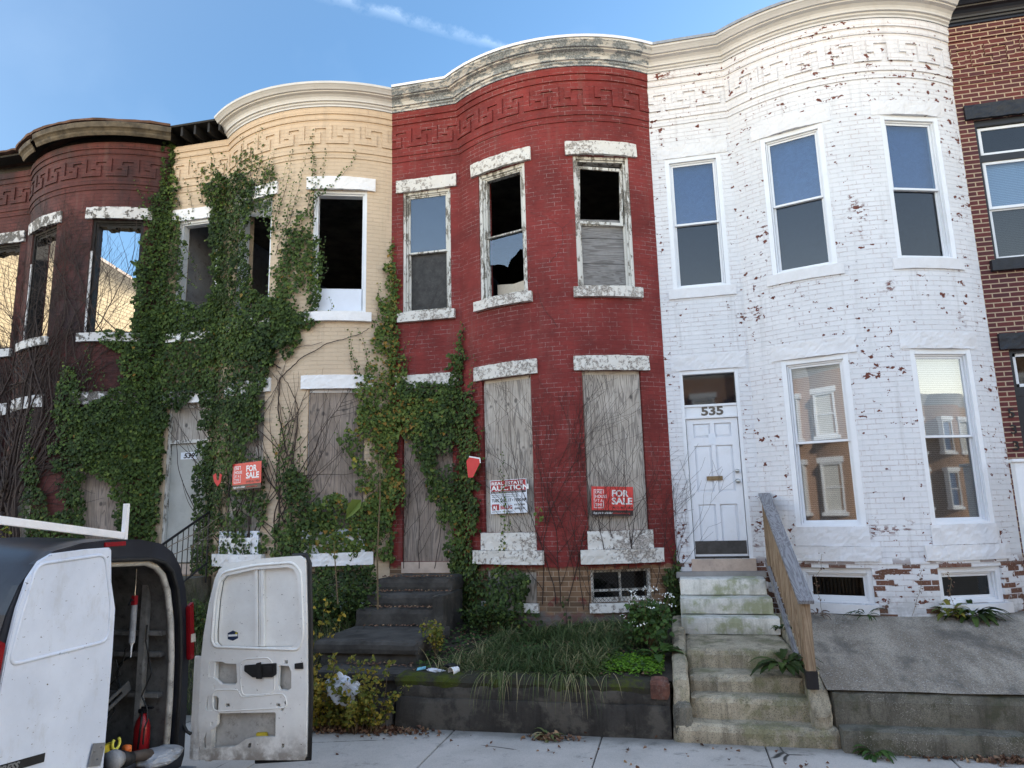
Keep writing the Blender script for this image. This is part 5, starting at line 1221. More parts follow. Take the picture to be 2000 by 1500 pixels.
g0 = Vector((.0, -5.50, -1.80)); MB().tube([g0, g0+Vector((0, .05, .0)), g0+Vector((0, .10, -.01))], [.075, .078, .06], 18).build('guard', simple('grey_guard', (.24, .24, .24), .45, .2, 20), gr, smooth=True)
MB().tube([g0+Vector((0, .10, -.0)), g0+Vector((0, .17, -.03)), g0+Vector((0, .22, -.04))], [.055, .06, .05], 14).build('motor_housing', M['rubber'], gr, smooth=True); MB().tube([g0+Vector((0, .15, .05)), g0+Vector((0, .18, .045)), g0+Vector((0, .20, -.01))], [.03, .034, .02], 10).build('collar', simple('orange_plastic', (.55, .12, .02), .45), gr, smooth=True)
MB().tube([g0+Vector((0, .22, -.03)), g0+Vector((0, .36, -.06)), g0+Vector((0, .44, -.08))], [.035, .045, .04], 10).build('handle', simple('brown_grip', (.06, .045, .035), .7), gr, smooth=True)
r2 = random.Random(5)
for nm, lb, x, y, s_ in (('tool_bag', 'crumpled black tool bag behind the power tool in the van', -.4, -5.1, .16), ('grey_rag', 'crumpled pale grey plastic sheet at the sill of the van opening', .0, -4.95, .15)):
    bm = bmesh.new(); bmesh.ops.create_icosphere(bm, subdivisions=4, radius=s_)
    for v in bm.verts:
        q = noise.fractal(v.co*9+Vector((x*7, 0, 0)), 1, 2, 5)*.03; v.co = v.co*(1+q*6); v.co.z *= .45; v.co.y *= 1.4
    me = bpy.data.meshes.new(nm); bm.to_mesh(me); bm.free(); me.materials.append(M['rubber'] if 'bag' in nm else simple('grey_film', (.28, .29, .31), .4, .2, 8))
    o = link(bpy.data.objects.new(nm, me)); o.location = (x, y, -1.93); tag(o, lb, 'bag' if 'bag' in nm else 'plastic sheet')
o = MB(); 
lx = pl([(503, 1430), (522, 1429), (525, 1438), (520, 1442), (504, 1442)], -.03); o.prism([lx], -.035, .0, OF); o = o.build('tape_roll', M['yel'], None, bevel=.006); tag(o, 'small yellow rag tucked in the cavity of the open van door', 'rag')
# ---------------- vegetation ----------------
def leaf(mb, p, tip, nrm_, s, c, wid=.5, fold=.18, shape=0):
    tip = tip.normalized(); sd_ = tip.cross(nrm_); 
    if sd_.length < 1e-4: sd_ = tip.orthogonal()
    sd_.normalize(); nn = sd_.cross(tip); col = (c, c, c)
    f = fold*s
    a = p; t = p+tip*s - nn*f*.4
    l1, l2 = p-sd_*wid*s+tip*.22*s+nn*f, p-sd_*wid*.72*s+tip*.66*s+nn*f*.6
    r1, r2 = p+sd_*wid*s+tip*.22*s+nn*f, p+sd_*wid*.72*s+tip*.66*s+nn*f*.6
    n0 = len(mb.v); mb.v += [tuple(q) for q in (a, l1, l2, t, r2, r1)]
    mb.f += [(n0, n0+1, n0+2, n0+3), (n0, n0+3, n0+4, n0+5)]; mb.uv += [None, None]; mb.mi += [0, 0]; mb.col += [col, col]
def inpoly(x, y, P_):
    c = False; j = len(P_)-1
    for i in range(len(P_)):
        xi, yi = P_[i]; xj, yj = P_[j]
        if (yi > y) != (yj > y) and x < (xj-xi)*(y-yi)/(yj-yi)+xi: c = not c
        j = i
    return c
_sc = {}
def wh(px, py, out=.0):
    key = (int(px//8), int(py//8)*0)
    if key not in _sc:
        _sc[key] = 1
    h = wallhit(px, py, out); return h
def segs_init():
    L = []
    for k in (-3, -2, -1, 0, 1, 2):
        for a, b in zip(BU[:-1], BU[1:]):
            A, B = P(k, a, 0, 0), P(k, b, 0, 0); L.append((A, B, k, a, b))
    return L
_SEG = segs_init(); _col = {}
def fasthit(px, py, out=0.0):
    d = ray(px, py); key = round(math.degrees(math.atan2(d.x, d.y))*4)
    if key not in _col:
        best = None
        for A, B, k, a, b in _SEG:
            ex, ey = B.x-A.x, B.y-A.y; den = d.x*ey-d.y*ex
            if abs(den) < 1e-9: continue
            t = ((A.x-CAM.x)*ey-(A.y-CAM.y)*ex)/den; q = ((CAM.x+d.x*t-A.x)*ex+(CAM.y+d.y*t-A.y)*ey)/(ex*ex+ey*ey)
            if t > 0 and -.02 <= q <= 1.02 and (best is None or t < best[0]): best = (t, A, B, k, a, b)
        _col[key] = best
    bb = _col[key]
    if bb is None: return None
    _, A, B, k, a, b = bb; ex, ey = B.x-A.x, B.y-A.y; den = d.x*ey-d.y*ex
    t = ((A.x-CAM.x)*ey-(A.y-CAM.y)*ex)/den; p = CAM+d*t
    n_ = Vector((ey, -ex, 0)).normalized(); return p+n_*out, n_
def fill(mb, poly, dens, size=.049, seed=0, thick=.13, cbase=.40, edge=None, soft=0):
    r = random.Random(seed); xs = [p[0] for p in poly]; ys = [p[1] for p in poly]; A = abs(sum(poly[i-1][0]*poly[i][1]-poly[i][0]*poly[i-1][1] for i in range(len(poly))))/2
    n_ = int(A*dens); c = 0; tries = 0
    while c < n_ and tries < n_*8:
        tries += 1; x, y = r.uniform(min(xs), max(xs)), r.uniform(min(ys), max(ys))
        jx, jy = x+noise.noise(Vector((x*.05, y*.05, 1)))*16, y+noise.noise(Vector((x*.05, y*.05, 9)))*16
        if not inpoly(jx, jy, poly): continue
        if soft:
            g = noise.noise(Vector((x*.028, y*.013, seed*1.3)))*.5+.5
            if g < soft*r.uniform(.6, 1.3): continue
        if 466 < x < 514 and 900 < y < 956: continue
        h = fasthit(x, y); 
        if h is None: continue
        p, n2 = h; tk = thick*(.45+.9*abs(noise.noise(Vector((x*.02, y*.02, 5+seed))))); d_ = tk*(r.random()**.6)+.012
        tip = Vector((r.gauss(0, .45), 0, -1+r.gauss(0, .25)))+n2*r.uniform(.1, .7); nn = n2+Vector((r.gauss(0, .4), 0, r.gauss(.35, .35)))
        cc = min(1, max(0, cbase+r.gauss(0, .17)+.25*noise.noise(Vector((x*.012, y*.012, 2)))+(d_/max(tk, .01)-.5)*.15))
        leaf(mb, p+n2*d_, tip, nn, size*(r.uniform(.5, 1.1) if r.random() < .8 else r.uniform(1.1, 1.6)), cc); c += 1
def strand(mb, st, pts, size=.045, seed=0, dens=1.0, r0=.006, cb=.5, out=.03, mat_off=0):
    r = random.Random(seed*13+7); P3 = []
    for i in range(len(pts)-1):
        (xa, ya), (xb, yb) = pts[i], pts[i+1]; L = math.hypot(xb-xa, yb-ya); n_ = max(1, int(L/6))
        for j in range(n_):
            t = j/n_; x, y = xa+(xb-xa)*t+r.gauss(0, .8), ya+(yb-ya)*t; h = fasthit(x, y)
            if h: P3.append((h[0]+h[1]*out, h[1]))
    if len(P3) < 3: return
    N_ = len(P3)
    if st is not None: st.tube([p for p, _ in P3], [max(.0015, r0*(1-i/N_)) for i in range(N_)], 5, cap=False)
    for i, (p, n2) in enumerate(P3):
        tt = i/N_
        for q in range(int(1.7*dens)+(1 if r.random() < (1.7*dens) % 1 else 0)):
            s_ = size*(1.1-.55*tt)*r.uniform(.7, 1.2); sg = 1 if r.random() < .5 else -1
            off = Vector((sg*r.uniform(.0, .045)*(1.1-tt*.7), 0, r.uniform(-.03, .03)))
            leaf(mb, p+off+n2*r.uniform(0, .04), Vector((sg*r.uniform(.2, 1), 0, r.uniform(-1, .2)))+n2*.3, n2+Vector((r.gauss(0, .3), 0, r.gauss(.3, .3))), s_, min(1, max(0, cb+r.gauss(0, .15)+tt*.12)))
def vines(st, x, y, ang, length, rad, depth, r, out=.025, curl=.25, wig=4, ks=None):
    pts = []; n_ = max(3, int(length/9)); kids = []
    for i in range(n_+1):
        h = fasthit(x, y)
        if h is None: break
        pts.append(h[0]+h[1]*(out+rad)); x += math.cos(ang)*9; y -= math.sin(ang)*9; ang += r.gauss(0, curl*.35)+.04*(math.pi/2-ang)
        if depth and i > 1 and r.random() < .23: kids.append((x, y, ang+r.choice((-1, 1))*r.uniform(.35, .8), length*(1-i/n_)*r.uniform(.5, .95)+15, rad*(1-.5*i/n_)*.62))
    if len(pts) > 2: st.tube(pts, [max(.0016, rad*(1-.75*i/len(pts))) for i in range(len(pts))], 5, cap=False)
    if depth:
        for k_ in kids: vines(st, *k_, depth-1, r, out, curl)
def ivy(name, loc, label, leaves, stems, leafm='ivy', cat='ivy', grp='ivy climbing the house fronts', stemm='vine'):
    t = thing(name, loc, label, cat, grp)
    if leaves.v: leaves.build('foliage', M[leafm], t, recalc=False)
    if stems.v: stems.build('vine_stem', M[stemm], t, recalc=False)
    return t
# --- the great ivy on the tan house ---
L_, T_ = MB(), MB()
PD = .145
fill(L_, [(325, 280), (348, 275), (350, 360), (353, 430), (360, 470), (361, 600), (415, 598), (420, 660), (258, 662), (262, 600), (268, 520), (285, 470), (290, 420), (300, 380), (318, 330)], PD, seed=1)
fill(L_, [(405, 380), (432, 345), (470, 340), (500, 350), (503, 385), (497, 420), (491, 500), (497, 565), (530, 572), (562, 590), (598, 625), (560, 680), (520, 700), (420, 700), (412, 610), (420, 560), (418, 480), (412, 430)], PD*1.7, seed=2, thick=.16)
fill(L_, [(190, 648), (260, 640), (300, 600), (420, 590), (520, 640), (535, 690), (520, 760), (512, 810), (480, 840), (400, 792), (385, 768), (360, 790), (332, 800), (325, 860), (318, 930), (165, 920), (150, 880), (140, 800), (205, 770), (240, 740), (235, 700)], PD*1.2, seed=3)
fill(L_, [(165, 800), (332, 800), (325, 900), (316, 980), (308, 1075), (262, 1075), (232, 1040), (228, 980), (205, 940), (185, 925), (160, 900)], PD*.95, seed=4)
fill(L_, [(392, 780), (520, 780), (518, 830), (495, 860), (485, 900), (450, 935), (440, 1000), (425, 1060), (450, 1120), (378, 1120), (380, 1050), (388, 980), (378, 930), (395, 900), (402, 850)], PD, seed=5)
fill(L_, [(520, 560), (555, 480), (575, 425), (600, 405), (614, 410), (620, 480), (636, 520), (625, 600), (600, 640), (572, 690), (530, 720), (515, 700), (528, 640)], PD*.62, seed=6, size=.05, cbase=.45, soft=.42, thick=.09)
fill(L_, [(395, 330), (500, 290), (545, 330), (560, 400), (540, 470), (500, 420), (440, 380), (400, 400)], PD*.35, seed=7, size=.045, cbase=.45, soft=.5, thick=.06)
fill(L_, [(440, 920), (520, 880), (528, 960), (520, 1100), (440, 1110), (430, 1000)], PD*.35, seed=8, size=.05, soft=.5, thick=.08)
r = random.Random(3)
for (xa, ya, xb, yb) in ((335, 300, 342, 262), (345, 330, 352, 290), (410, 400, 385, 315), (400, 400, 372, 300), (430, 360, 410, 270), (440, 350, 440, 290), (455, 345, 448, 300), (470, 345, 478, 265), (478, 350, 472, 300), (490, 360, 510, 255), (500, 360, 516, 240), (505, 380, 535, 300), (510, 380, 528, 320), (520, 420, 540, 290), (535, 450, 560, 325), (560, 480, 578, 350), (565, 440, 600, 300), (600, 420, 612, 250), (612, 440, 618, 300), (600, 470, 640, 290), (380, 430, 362, 345), (372, 440, 350, 380), (290, 420, 262, 350), (285, 440, 272, 395), (300, 400, 290, 350), (540, 500, 590, 380), (590, 560, 638, 460), (560, 520, 600, 440), (545, 420, 575, 290)):
    mx_, my_ = (xa+xb)/2+r.uniform(-8, 8), (ya+yb)/2; strand(L_, T_, [(xa, ya), (mx_, my_), (xb, yb)], seed=int(xa*3+yb), cb=.45)
strand(L_, T_, [(612, 395), (640, 370), (672, 340), (694, 312), (693, 290)], seed=77, cb=.5, size=.05)
strand(L_, T_, [(600, 640), (640, 620), (650, 600), (640, 575)], seed=78); strand(L_, T_, [(606, 420), (618, 380), (612, 300), (606, 268)], seed=79)
strand(L_, T_, [(355, 470), (385, 520), (400, 560)], seed=80); strand(L_, T_, [(362, 540), (385, 560), (398, 575)], seed=81); strand(L_, T_, [(612, 560), (640, 530), (632, 480)], seed=82)
for i in range(5): vines(T_, 432+i*14, 1110, R(80+r.uniform(-6, 6)), 330+r.uniform(-80, 120), .016, 1, r)
ivy('climbing_ivy', (-3.2, -.4, -1.5), 'huge dense dark green ivy smothering the tan house and its door surround', L_, T_)
# --- ivy on the burnt house ---
L_, T_ = MB(), MB()
fill(L_, [(112, 760), (128, 740), (140, 700), (160, 760), (165, 830), (155, 900), (165, 960), (160, 1075), (60, 1075), (50, 1000), (55, 900), (60, 860), (75, 880), (90, 960), (105, 1010), (125, 990), (118, 900), (112, 830)], PD*.85, seed=11, soft=.2)
fill(L_, [(150, 930), (168, 900), (170, 1070), (150, 1075)], PD*.7, seed=12)
for (xa, ya, xb, yb) in ((128, 760, 126, 700), (140, 760, 155, 695), (165, 780, 172, 650), (150, 780, 145, 720), (62, 900, 66, 800), (66, 860, 72, 780), (110, 900, 96, 800), (185, 760, 178, 690), (195, 780, 205, 720)): strand(L_, T_, [(xa, ya), ((xa+xb)/2+r.uniform(-5, 5), (ya+yb)/2), (xb, yb)], seed=int(xa+ya), cb=.42)
ivy('climbing_ivy', (-7.2, -.5, -1.5), 'thin upright ivy columns between the boarded windows of the burnt maroon house', L_, T_)
T_ = MB(); r = random.Random(21)
for i in range(8): vines(T_, -6+i*7, 1060, R(92+r.uniform(-8, 6)), r.uniform(330, 520), .035, 3, r, .02)
for i in range(7): vines(T_, 30+i*24, 840-r.uniform(0, 120), R(r.uniform(60, 105)), r.uniform(220, 420), .012, 3, r, .015, .3)
for i in range(4): vines(T_, 160+i*25, 660, R(r.uniform(85, 125)), r.uniform(180, 300), .010, 3, r, .015, .3)
ivy('dead_vine', (-8.0, -.2, -1.5), 'dark leafless vine branching over the burnt maroon brick front', MB(), T_, cat='vine', grp=None)
# --- ivy on the seam of the tan and red houses ---
L_, T_ = MB(), MB()
fill(L_, [(758, 500), (768, 470), (774, 500), (780, 560), (785, 620), (782, 680), (796, 700), (792, 750), (800, 790), (770, 860), (700, 860), (690, 800), (705, 740), (728, 690), (735, 620), (745, 560)], PD*.75, seed=31, size=.046, cbase=.68, soft=.3)
fill(L_, [(690, 800), (800, 770), (880, 760), (880, 800), (860, 830), (820, 850), (805, 900), (790, 960), (778, 1030), (765, 1090), (690, 1090), (640, 1110), (600, 1090), (580, 1020), (610, 985), (650, 960), (700, 985), (735, 960), (720, 880)], PD*.7, seed=32, size=.05, cbase=.62, soft=.38)
fill(L_, [(660, 860), (680, 820), (700, 850), (720, 900), (735, 960), (700, 960), (690, 900)], PD*.45, seed=33, size=.045, cbase=.6, soft=.35)
fill(L_, [(880, 700), (893, 690), (905, 628), (914, 660), (918, 720), (930, 770), (938, 830), (940, 900), (938, 960), (945, 1010), (930, 1060), (945, 1110), (880, 1110), (868, 1050), (850, 990), (835, 940), (812, 880), (810, 830), (850, 790), (880, 770)], PD*.85, seed=34, size=.046, cbase=.45, soft=.34)
fill(L_, [(780, 745), (890, 745), (890, 775), (840, 770), (790, 790)], PD*.8, seed=35, size=.05, cbase=.36)
fill(L_, [(830, 780), (852, 780), (852, 900), (842, 960), (830, 900)], PD*.5, seed=36, size=.045, soft=.3)
fill(L_, [(560, 900), (610, 940), (630, 1000), (600, 1110), (530, 1110), (535, 1050), (560, 980)], PD*.55, seed=37, size=.05, soft=.35)
for (xa, ya, xb, yb) in ((764, 500, 764, 460), (745, 600, 735, 545), (730, 640, 742, 590), (720, 720, 700, 640), (700, 740, 682, 640), (700, 760, 690, 690), (785, 700, 800, 660), (790, 740, 806, 690), (905, 660, 905, 625), (896, 700, 890, 660), (925, 760, 930, 690), (700, 900, 668, 850), (690, 900, 655, 840), (745, 1000, 700, 900), (938, 900, 950, 830), (600, 1000, 610, 930), (575, 980, 560, 930), (985, 1120, 984, 880), (975, 1120, 1000, 1010), (545, 900, 560, 820), (548, 960, 540, 850)): strand(L_, T_, [(xa, ya), ((xa+xb)/2+r.uniform(-5, 5), (ya+yb)/2), (xb, yb)], seed=int(xa*2+ya), cb=.6)
for i in range(7): vines(T_, 700+i*30, 1110, R(90+r.uniform(-15, 15)), r.uniform(250, 420), .006, 1, r)
ivy('climbing_ivy', (.1, -.5, -1.5), 'lighter green ivy rising in a spire over the seam of the tan and red houses', L_, T_)
# --- bare stems between tan windows ---
T_, L_ = MB(), MB(); r = random.Random(41)
for x, a in ((555, 95), (575, 102), (540, 88), (595, 108)): vines(T_, x, 1100, R(a), r.uniform(330, 420), .013, 1, r, .02, .28)
def vpath(mb, pts, r0, seed=0, out=.03):
    rr = random.Random(seed); Q = []
    for i in range(len(pts)-1):
        for j in range(8):
            t = j/8; h = fasthit(pts[i][0]+(pts[i+1][0]-pts[i][0])*t+rr.gauss(0, .7), pts[i][1]+(pts[i+1][1]-pts[i][1])*t+rr.gauss(0, .7))
            if h: Q.append(h[0]+h[1]*out)
    if len(Q) > 2: mb.tube(Q, [max(.0018, r0*(1-.7*i/len(Q))) for i in range(len(Q))], 5, cap=False)
vpath(T_, [(600, 960), (560, 880), (545, 800), (548, 740), (590, 700), (640, 672), (700, 655), (725, 640)], .013, 1); vpath(T_, [(548, 720), (520, 700), (560, 685), (640, 668)], .010, 2); vpath(T_, [(590, 1000), (575, 900), (585, 800), (570, 760), (540, 720)], .013, 3)
for i in range(14): strand(L_, None, [(r.uniform(535, 600), r.uniform(900, 1080)), (r.uniform(540, 600), r.uniform(780, 900))], seed=500+i, dens=.35, cb=.45)
ivy('bare_vine', (-1.9, -.6, -1.5), 'twisting bare brown vine with a few leaves between the tan house lower windows', L_, T_, cat='vine', grp=None)
# --- dead vine and creeper on red house ---
T_, L_ = MB(), MB(); r = random.Random(51)
for x in (1085, 1095, 1110, 1060): vines(T_, x, 1180, R(90+r.uniform(-5, 7)), r.uniform(350, 560), .007, 2, r, .01, .22)
for x in (1180, 1200, 1225, 1240): vines(T_, x, 1110, R(90+r.uniform(-14, 10)), r.uniform(180, 300), .007, 2, r, .05, .25)
for x in (1020, 1270, 1290, 1300, 1150, 1140): vines(T_, x, 1190, R(90+r.uniform(-8, 8)), r.uniform(90, 260), .007, 2, r, .03, .22)
vpath(T_, [(1090, 640), (1060, 600), (1050, 560), (1030, 540)], .004, 4, .05); vpath(T_, [(1075, 515), (1100, 480), (1098, 445), (1065, 425), (1030, 415)], .003, 5, .03); vpath(T_, [(1098, 450), (1120, 430), (1130, 440)], .003, 6, .05); vpath(T_, [(770, 760), (860, 560), (885, 520), (880, 500)], .003, 7, .04)
vpath(T_, [(792, 590), (820, 597), (850, 592), (885, 545)], .003, 8, .02)
for (x, y0, y1) in ((985, 1110, 1060), (1052, 1010, 985), (1055, 1020, 990)): strand(L_, T_, [(x, y0), (x+3, (y0+y1)/2), (x, y1)], seed=x, cb=.6)
ivy('dead_vine', (2.6, -.6, -1.5), 'thin leafless creeper stems on the red brick between the boarded windows', L_, T_, 'ivy_light', cat='vine', grp=None)
L_, T_ = MB(), MB()
fill(L_, [(880, 1100), (990, 1110), (1040, 1120), (1030, 1180), (1000, 1230), (900, 1240), (875, 1180)], PD*.7, seed=61, soft=.3, thick=.18)
fill(L_, [(1295, 1110), (1318, 1090), (1335, 1140), (1335, 1230), (1300, 1250), (1290, 1180)], PD*.6, seed=62, soft=.3, thick=.1)
fill(L_, [(1030, 1180), (1060, 1190), (1050, 1240), (1000, 1245)], PD*.3, seed=63, soft=.4)
fill(L_, [(560, 1100), (735, 1100), (735, 1190), (640, 1230), (560, 1200)], PD*.45, seed=64, soft=.4, thick=.2)
for (xa, ya, xb, yb) in ((1320, 1200, 1318, 1080), (1325, 1160, 1310, 1060), (1108, 1230, 1105, 1160), (1016, 1230, 1030, 1120)): strand(L_, T_, [(xa, ya), ((xa+xb)/2, (ya+yb)/2), (xb, yb)], seed=int(xa), cb=.35)
ivy('climbing_ivy', (2.0, -.4, -1.6), 'low dark ivy creeping over the basement bricks beneath the auction notice', L_, T_)
# --- thin creeper on the white wall by door ---
T_ = MB(); r = random.Random(71)
for x, y in ((1322, 1120), (1325, 1090)): vines(T_, x, y, R(80), 200, .003, 3, r, .01, .35)
ivy('dead_vine', (4.35, -.1, -.9), 'fine dry creeper on the white brick left of the white door', MB(), T_, cat='vine', grp=None)
# ---------------- ground plants ----------------
def blade(mb, p, d, L, w_, droop, c, segs=4):
    d = d.normalized(); sd_ = d.cross(Vector((0, 0, 1))); sd_ = sd_.normalized() if sd_.length > .01 else Vector((1, 0, 0))
    pts = []; q = p.copy(); v = d.copy()
    for i in range(segs+1):
        pts.append((q.copy(), w_*(1-(i/segs)**1.6*.9))); q += v*(L/segs); v = (v+Vector((0, 0, -droop/segs))).normalized()
    for i in range(segs):
        a, wa = pts[i]; b, wb = pts[i+1]; mb.face([a-sd_*wa, a+sd_*wa, b+sd_*wb, b-sd_*wb], None, 0, (c, c, c))
mb = MB(); r = random.Random(81)
for t_ in range(800):
    x = 1.55+(4.05-1.55)*r.random(); y = -2.50+r.random()**1.1*1.9
    if noise.noise(Vector((x*1.7, y*1.7, 4.4))) < -.12: continue
    if x > 3.5 and y < -2.1 and r.random() < .8: continue
    if x < 1.9 and r.random() < .5: continue
    front = y < -2.25
    base = Vector((x, y, z_red(x, y)+.02)); dry = r.random() < (.30 if x < 2.2 else .10)
    for i in range(r.randint(9, 20)):
        an = r.uniform(0, 6.28); d = Vector((math.cos(an)*.8, math.sin(an)*.8-(.35 if front else .15), r.uniform(.6, 1.5)))
        blade(mb, base+Vector((r.gauss(0, .04), r.gauss(0, .04), 0)), d, r.uniform(.12, .36), r.uniform(.003, .0065), r.uniform(1.0, 2.6), min(1, max(0, (.95 if dry else r.gauss(.4, .18)))), 5)
for t_ in range(13):
    x = r.gauss(2.7, .45); base = Vector((x, -2.60, -1.72))
    for i in range(r.randint(3, 9)): blade(mb, base+Vector((r.gauss(0, .03), 0, 0)), Vector((r.gauss(0, .5), -1.0, r.uniform(.3, 1.1))), r.uniform(.25, .6), r.uniform(.003, .0055), r.uniform(3.0, 5.0), min(1, max(0, r.gauss(.72, .22))), 7)
o = mb.build('long_grass', M['grass'], recalc=False); tag(o, 'long green grass spilling over the planter wall', 'grass', kind='stuff')
def leafcloud(mb, c, rad, n_, size, r, cb=.5, cs=.2, up=.4, wid=.45):
    for i in range(n_):
        v = Vector((r.gauss(0, 1), r.gauss(0, 1), r.gauss(0, 1))); v = v.normalized()*(r.random()**.5)
        p = c+Vector((v.x*rad[0], v.y*rad[1], v.z*rad[2])); leaf(mb, p, Vector((r.gauss(0, 1), r.gauss(-.3, 1), r.gauss(-.2, .6))), Vector((r.gauss(0, .5), -.5, up+r.gauss(.3, .4))), size*r.uniform(.6, 1.3), min(1, max(0, r.gauss(cb, cs))), wid)
# yellow shrub
L_, T_ = MB(), MB(); r = random.Random(91)
gb = Vector((.35, -2.66, -2.25))
for i in range(110):
    x = r.uniform(-.35, 1.12); p = [Vector((x, -2.93+r.uniform(-.07, .06), -2.28))]; hgt = r.uniform(.25, .8) * (1.35 if x < .0 else 1)
    d = Vector((r.gauss(0, .22), r.gauss(-.05, .12), 1))
    for j in range(7): d = (d+Vector((r.gauss(0, .18), r.gauss(0, .1), -.06))).normalized(); p.append(p[-1]+d*hgt/7)
    T_.tube(p, [.005*(1-j/9) for j in range(8)], 4, cap=False)
    for j in range(2, 8):
        for q in range(r.randint(2, 5)): leafcloud(L_, p[j], (.06, .05, .04), 2, .042, r, .28+.5*(x < .45)*r.random()+.3*r.random(), .18)
t = thing('yellow_shrub', gb, 'straggly shrub with yellow autumn leaves beside the dark steps', 'shrub'); L_.build('foliage', M['yellow'], t, recalc=False); T_.build('stem', M['stem'], t, recalc=False)
# taller yellow sprig at its left
L_, T_ = MB(), MB()
for i in range(10):
    p = [Vector((-.30+r.uniform(-.15, .2), -2.2, -2.1))]; d = Vector((r.gauss(.0, .15), 0, 1))
    for j in range(8): d = (d+Vector((r.gauss(0, .15), r.gauss(0, .1), 0))).normalized(); p.append(p[-1]+d*.14)
    T_.tube(p, [.005*(1-j/11) for j in range(9)], 4, cap=False)
    for j in range(3, 9): leafcloud(L_, p[j], (.08, .05, .05), 5, .05, r, .72, .15)
t = thing('yellow_shrub', (-.3, -2.2, -2.1), 'taller slender yellow leaved sprig next to the open van door', 'shrub'); L_.build('foliage', M['yellow'], t, recalc=False); T_.build('stem', M['stem'], t, recalc=False)
# weeds and dry stems of the tan yard
mb = MB()
for t_ in range(900):
    x = r.uniform(-4.5, .1); y = r.uniform(-2.7, -.3); base = Vector((x, y, z_tan(x, y)))
    for i in range(5): blade(mb, base+Vector((r.gauss(0, .03), r.gauss(0, .03), 0)), Vector((r.gauss(0, .45), r.gauss(-.1, .3), 1)), r.uniform(.2, .65), .0035, r.uniform(.5, 2.2), min(1, max(0, r.gauss(.6, .3))), 4)
o = mb.build('rough_grass', M['grass'], recalc=False); tag(o, 'tangled dry grass and weeds in the yard of the tan house', 'grass', kind='stuff')
def bush(name, label, c, rad, n_, size, mat, cb=.4, stems=10, cat='weeds', smat='stem', seed=0):
    r = random.Random(seed+int(c[0]*77)); L_, T_ = MB(), MB(); c = Vector(c)
    for i in range(stems):
        e = Vector((r.gauss(0, rad[0]*.5), r.gauss(0, rad[1]*.5), rad[2]*r.uniform(.8, 1.9))); T_.tube([c, c+e*.5+Vector((r.gauss(0, .02), 0, 0)), c+e], [.004, .003, .0015], 4, cap=False)
        leafcloud(L_, c+e*.75, (rad[0]*.5, rad[1]*.5, rad[2]*.45), n_//stems, size, r, cb)
    t = thing(name, c, label, cat); L_.build('foliage', M[mat], t, recalc=False); T_.build('stem', M[smat], t, recalc=False); return t
bush('weed_clump', 'dark leafy undergrowth beside the top of the blackened steps', (-.35, -.9, -1.75), (.5, .35, .5), 1500, .055, 'ivy', .4, 26, seed=3)
bush('weed_clump', 'dark ivy undergrowth against the tan house basement grille', (-1.1, -.9, -1.7), (.5, .3, .35), 900, .055, 'ivy', .35, 20, seed=4)
bush('weed_clump', 'undergrowth of dry stems and leaves at the foot of the great ivy', (-2.35, -1.3, -1.8), (.4, .3, .4), 700, .05, 'ivy', .45, 24, smat='dry_stem', seed=5)
bush('yellow_green_bush', 'yellow green leafy bush behind the roof rack at the far left', (-7.6, -1.3, -1.1), (.45, .25, .5), 420, .085, 'ivy_light', .85, 14, cat='bush', seed=6)
bush('yellow_green_bush', 'small yellow green sprouts in front of the maroon brick between boarded windows', (-6.35, -.9, -1.0), (.28, .2, .55), 300, .08, 'ivy_light', .85, 12, cat='bush', seed=7)
bush('weed_clump', 'dark weedy ivy growing between the blackened steps and red basement wall', (1.75, -.75, -1.6), (.38, .25, .22), 800, .045, 'ivy', .35, 22, seed=8)
bush('weed_clump', 'weeds with small yellow leaves at the right of the blackened steps', (1.42, -2.0, -1.68), (.16, .2, .28), 260, .04, 'yellow', .35, 12, seed=9)
# white flowering plant
c = Vector((3.92, -1.5, -1.62)); L_, T_, W_ = MB(), MB(), MB(); r = random.Random(95)
for i in range(34):
    e = Vector((r.gauss(0, .17), r.gauss(-.15, .2), r.uniform(.3, .72))); T_.tube([c, c+e*.5, c+e], [.006, .004, .002], 4, cap=False)
    leafcloud(L_, c+e*.65, (.12, .12, .14), 26, .06, r, .5, .2)
    if r.random() < .7:
        for q in range(9): pp = c+e+Vector((r.gauss(0, .025), r.gauss(0, .02), r.gauss(0, .015))); leaf(W_, pp, Vector((r.gauss(0, 1), -.5, r.gauss(0, 1))), Vector((0, -.4, 1)), .016, .5)
t = thing('flowering_plant', c, 'leafy green plant with small white flowers left of the marble steps', 'plant'); L_.build('foliage', M['weed'], t, recalc=False); T_.build('stem', M['stem'], t, recalc=False); W_.build('flowers', M['petal'], t, recalc=False)
mb = MB()
for i in range(2600):
    x = r.gauss(3.78, .24); y = -2.2+r.gauss(0, .15); 
    if x > 4.1 or y < -2.62: continue
    leaf(mb, Vector((x, y, z_red(x, y)+.02+r.random()*.05)), Vector((r.gauss(0, 1), r.gauss(0, 1), .1)), Vector((r.gauss(0, .3), -.3, 1)), .026, r.random())
o = mb.build('ground_cover', M['lime'], recalc=False); tag(o, 'bright lime green ground cover at the right end of the planter', 'ground cover', kind='stuff')
mb = MB()
for i in range(1500):
    x = r.uniform(1.3, 4.1); y = r.uniform(-2.45, -.4); leaf(mb, Vector((x, y, z_red(x, y)+.02+r.random()*.06)), Vector((r.gauss(0, 1), r.gauss(0, 1), .1)), Vector((r.gauss(0, .4), -.3, 1)), .05, r.random()*.7)
o = mb.build('low_weeds', M['weed'], recalc=False); tag(o, 'low broad leaved weeds among the planter grass', 'weeds', kind='stuff')
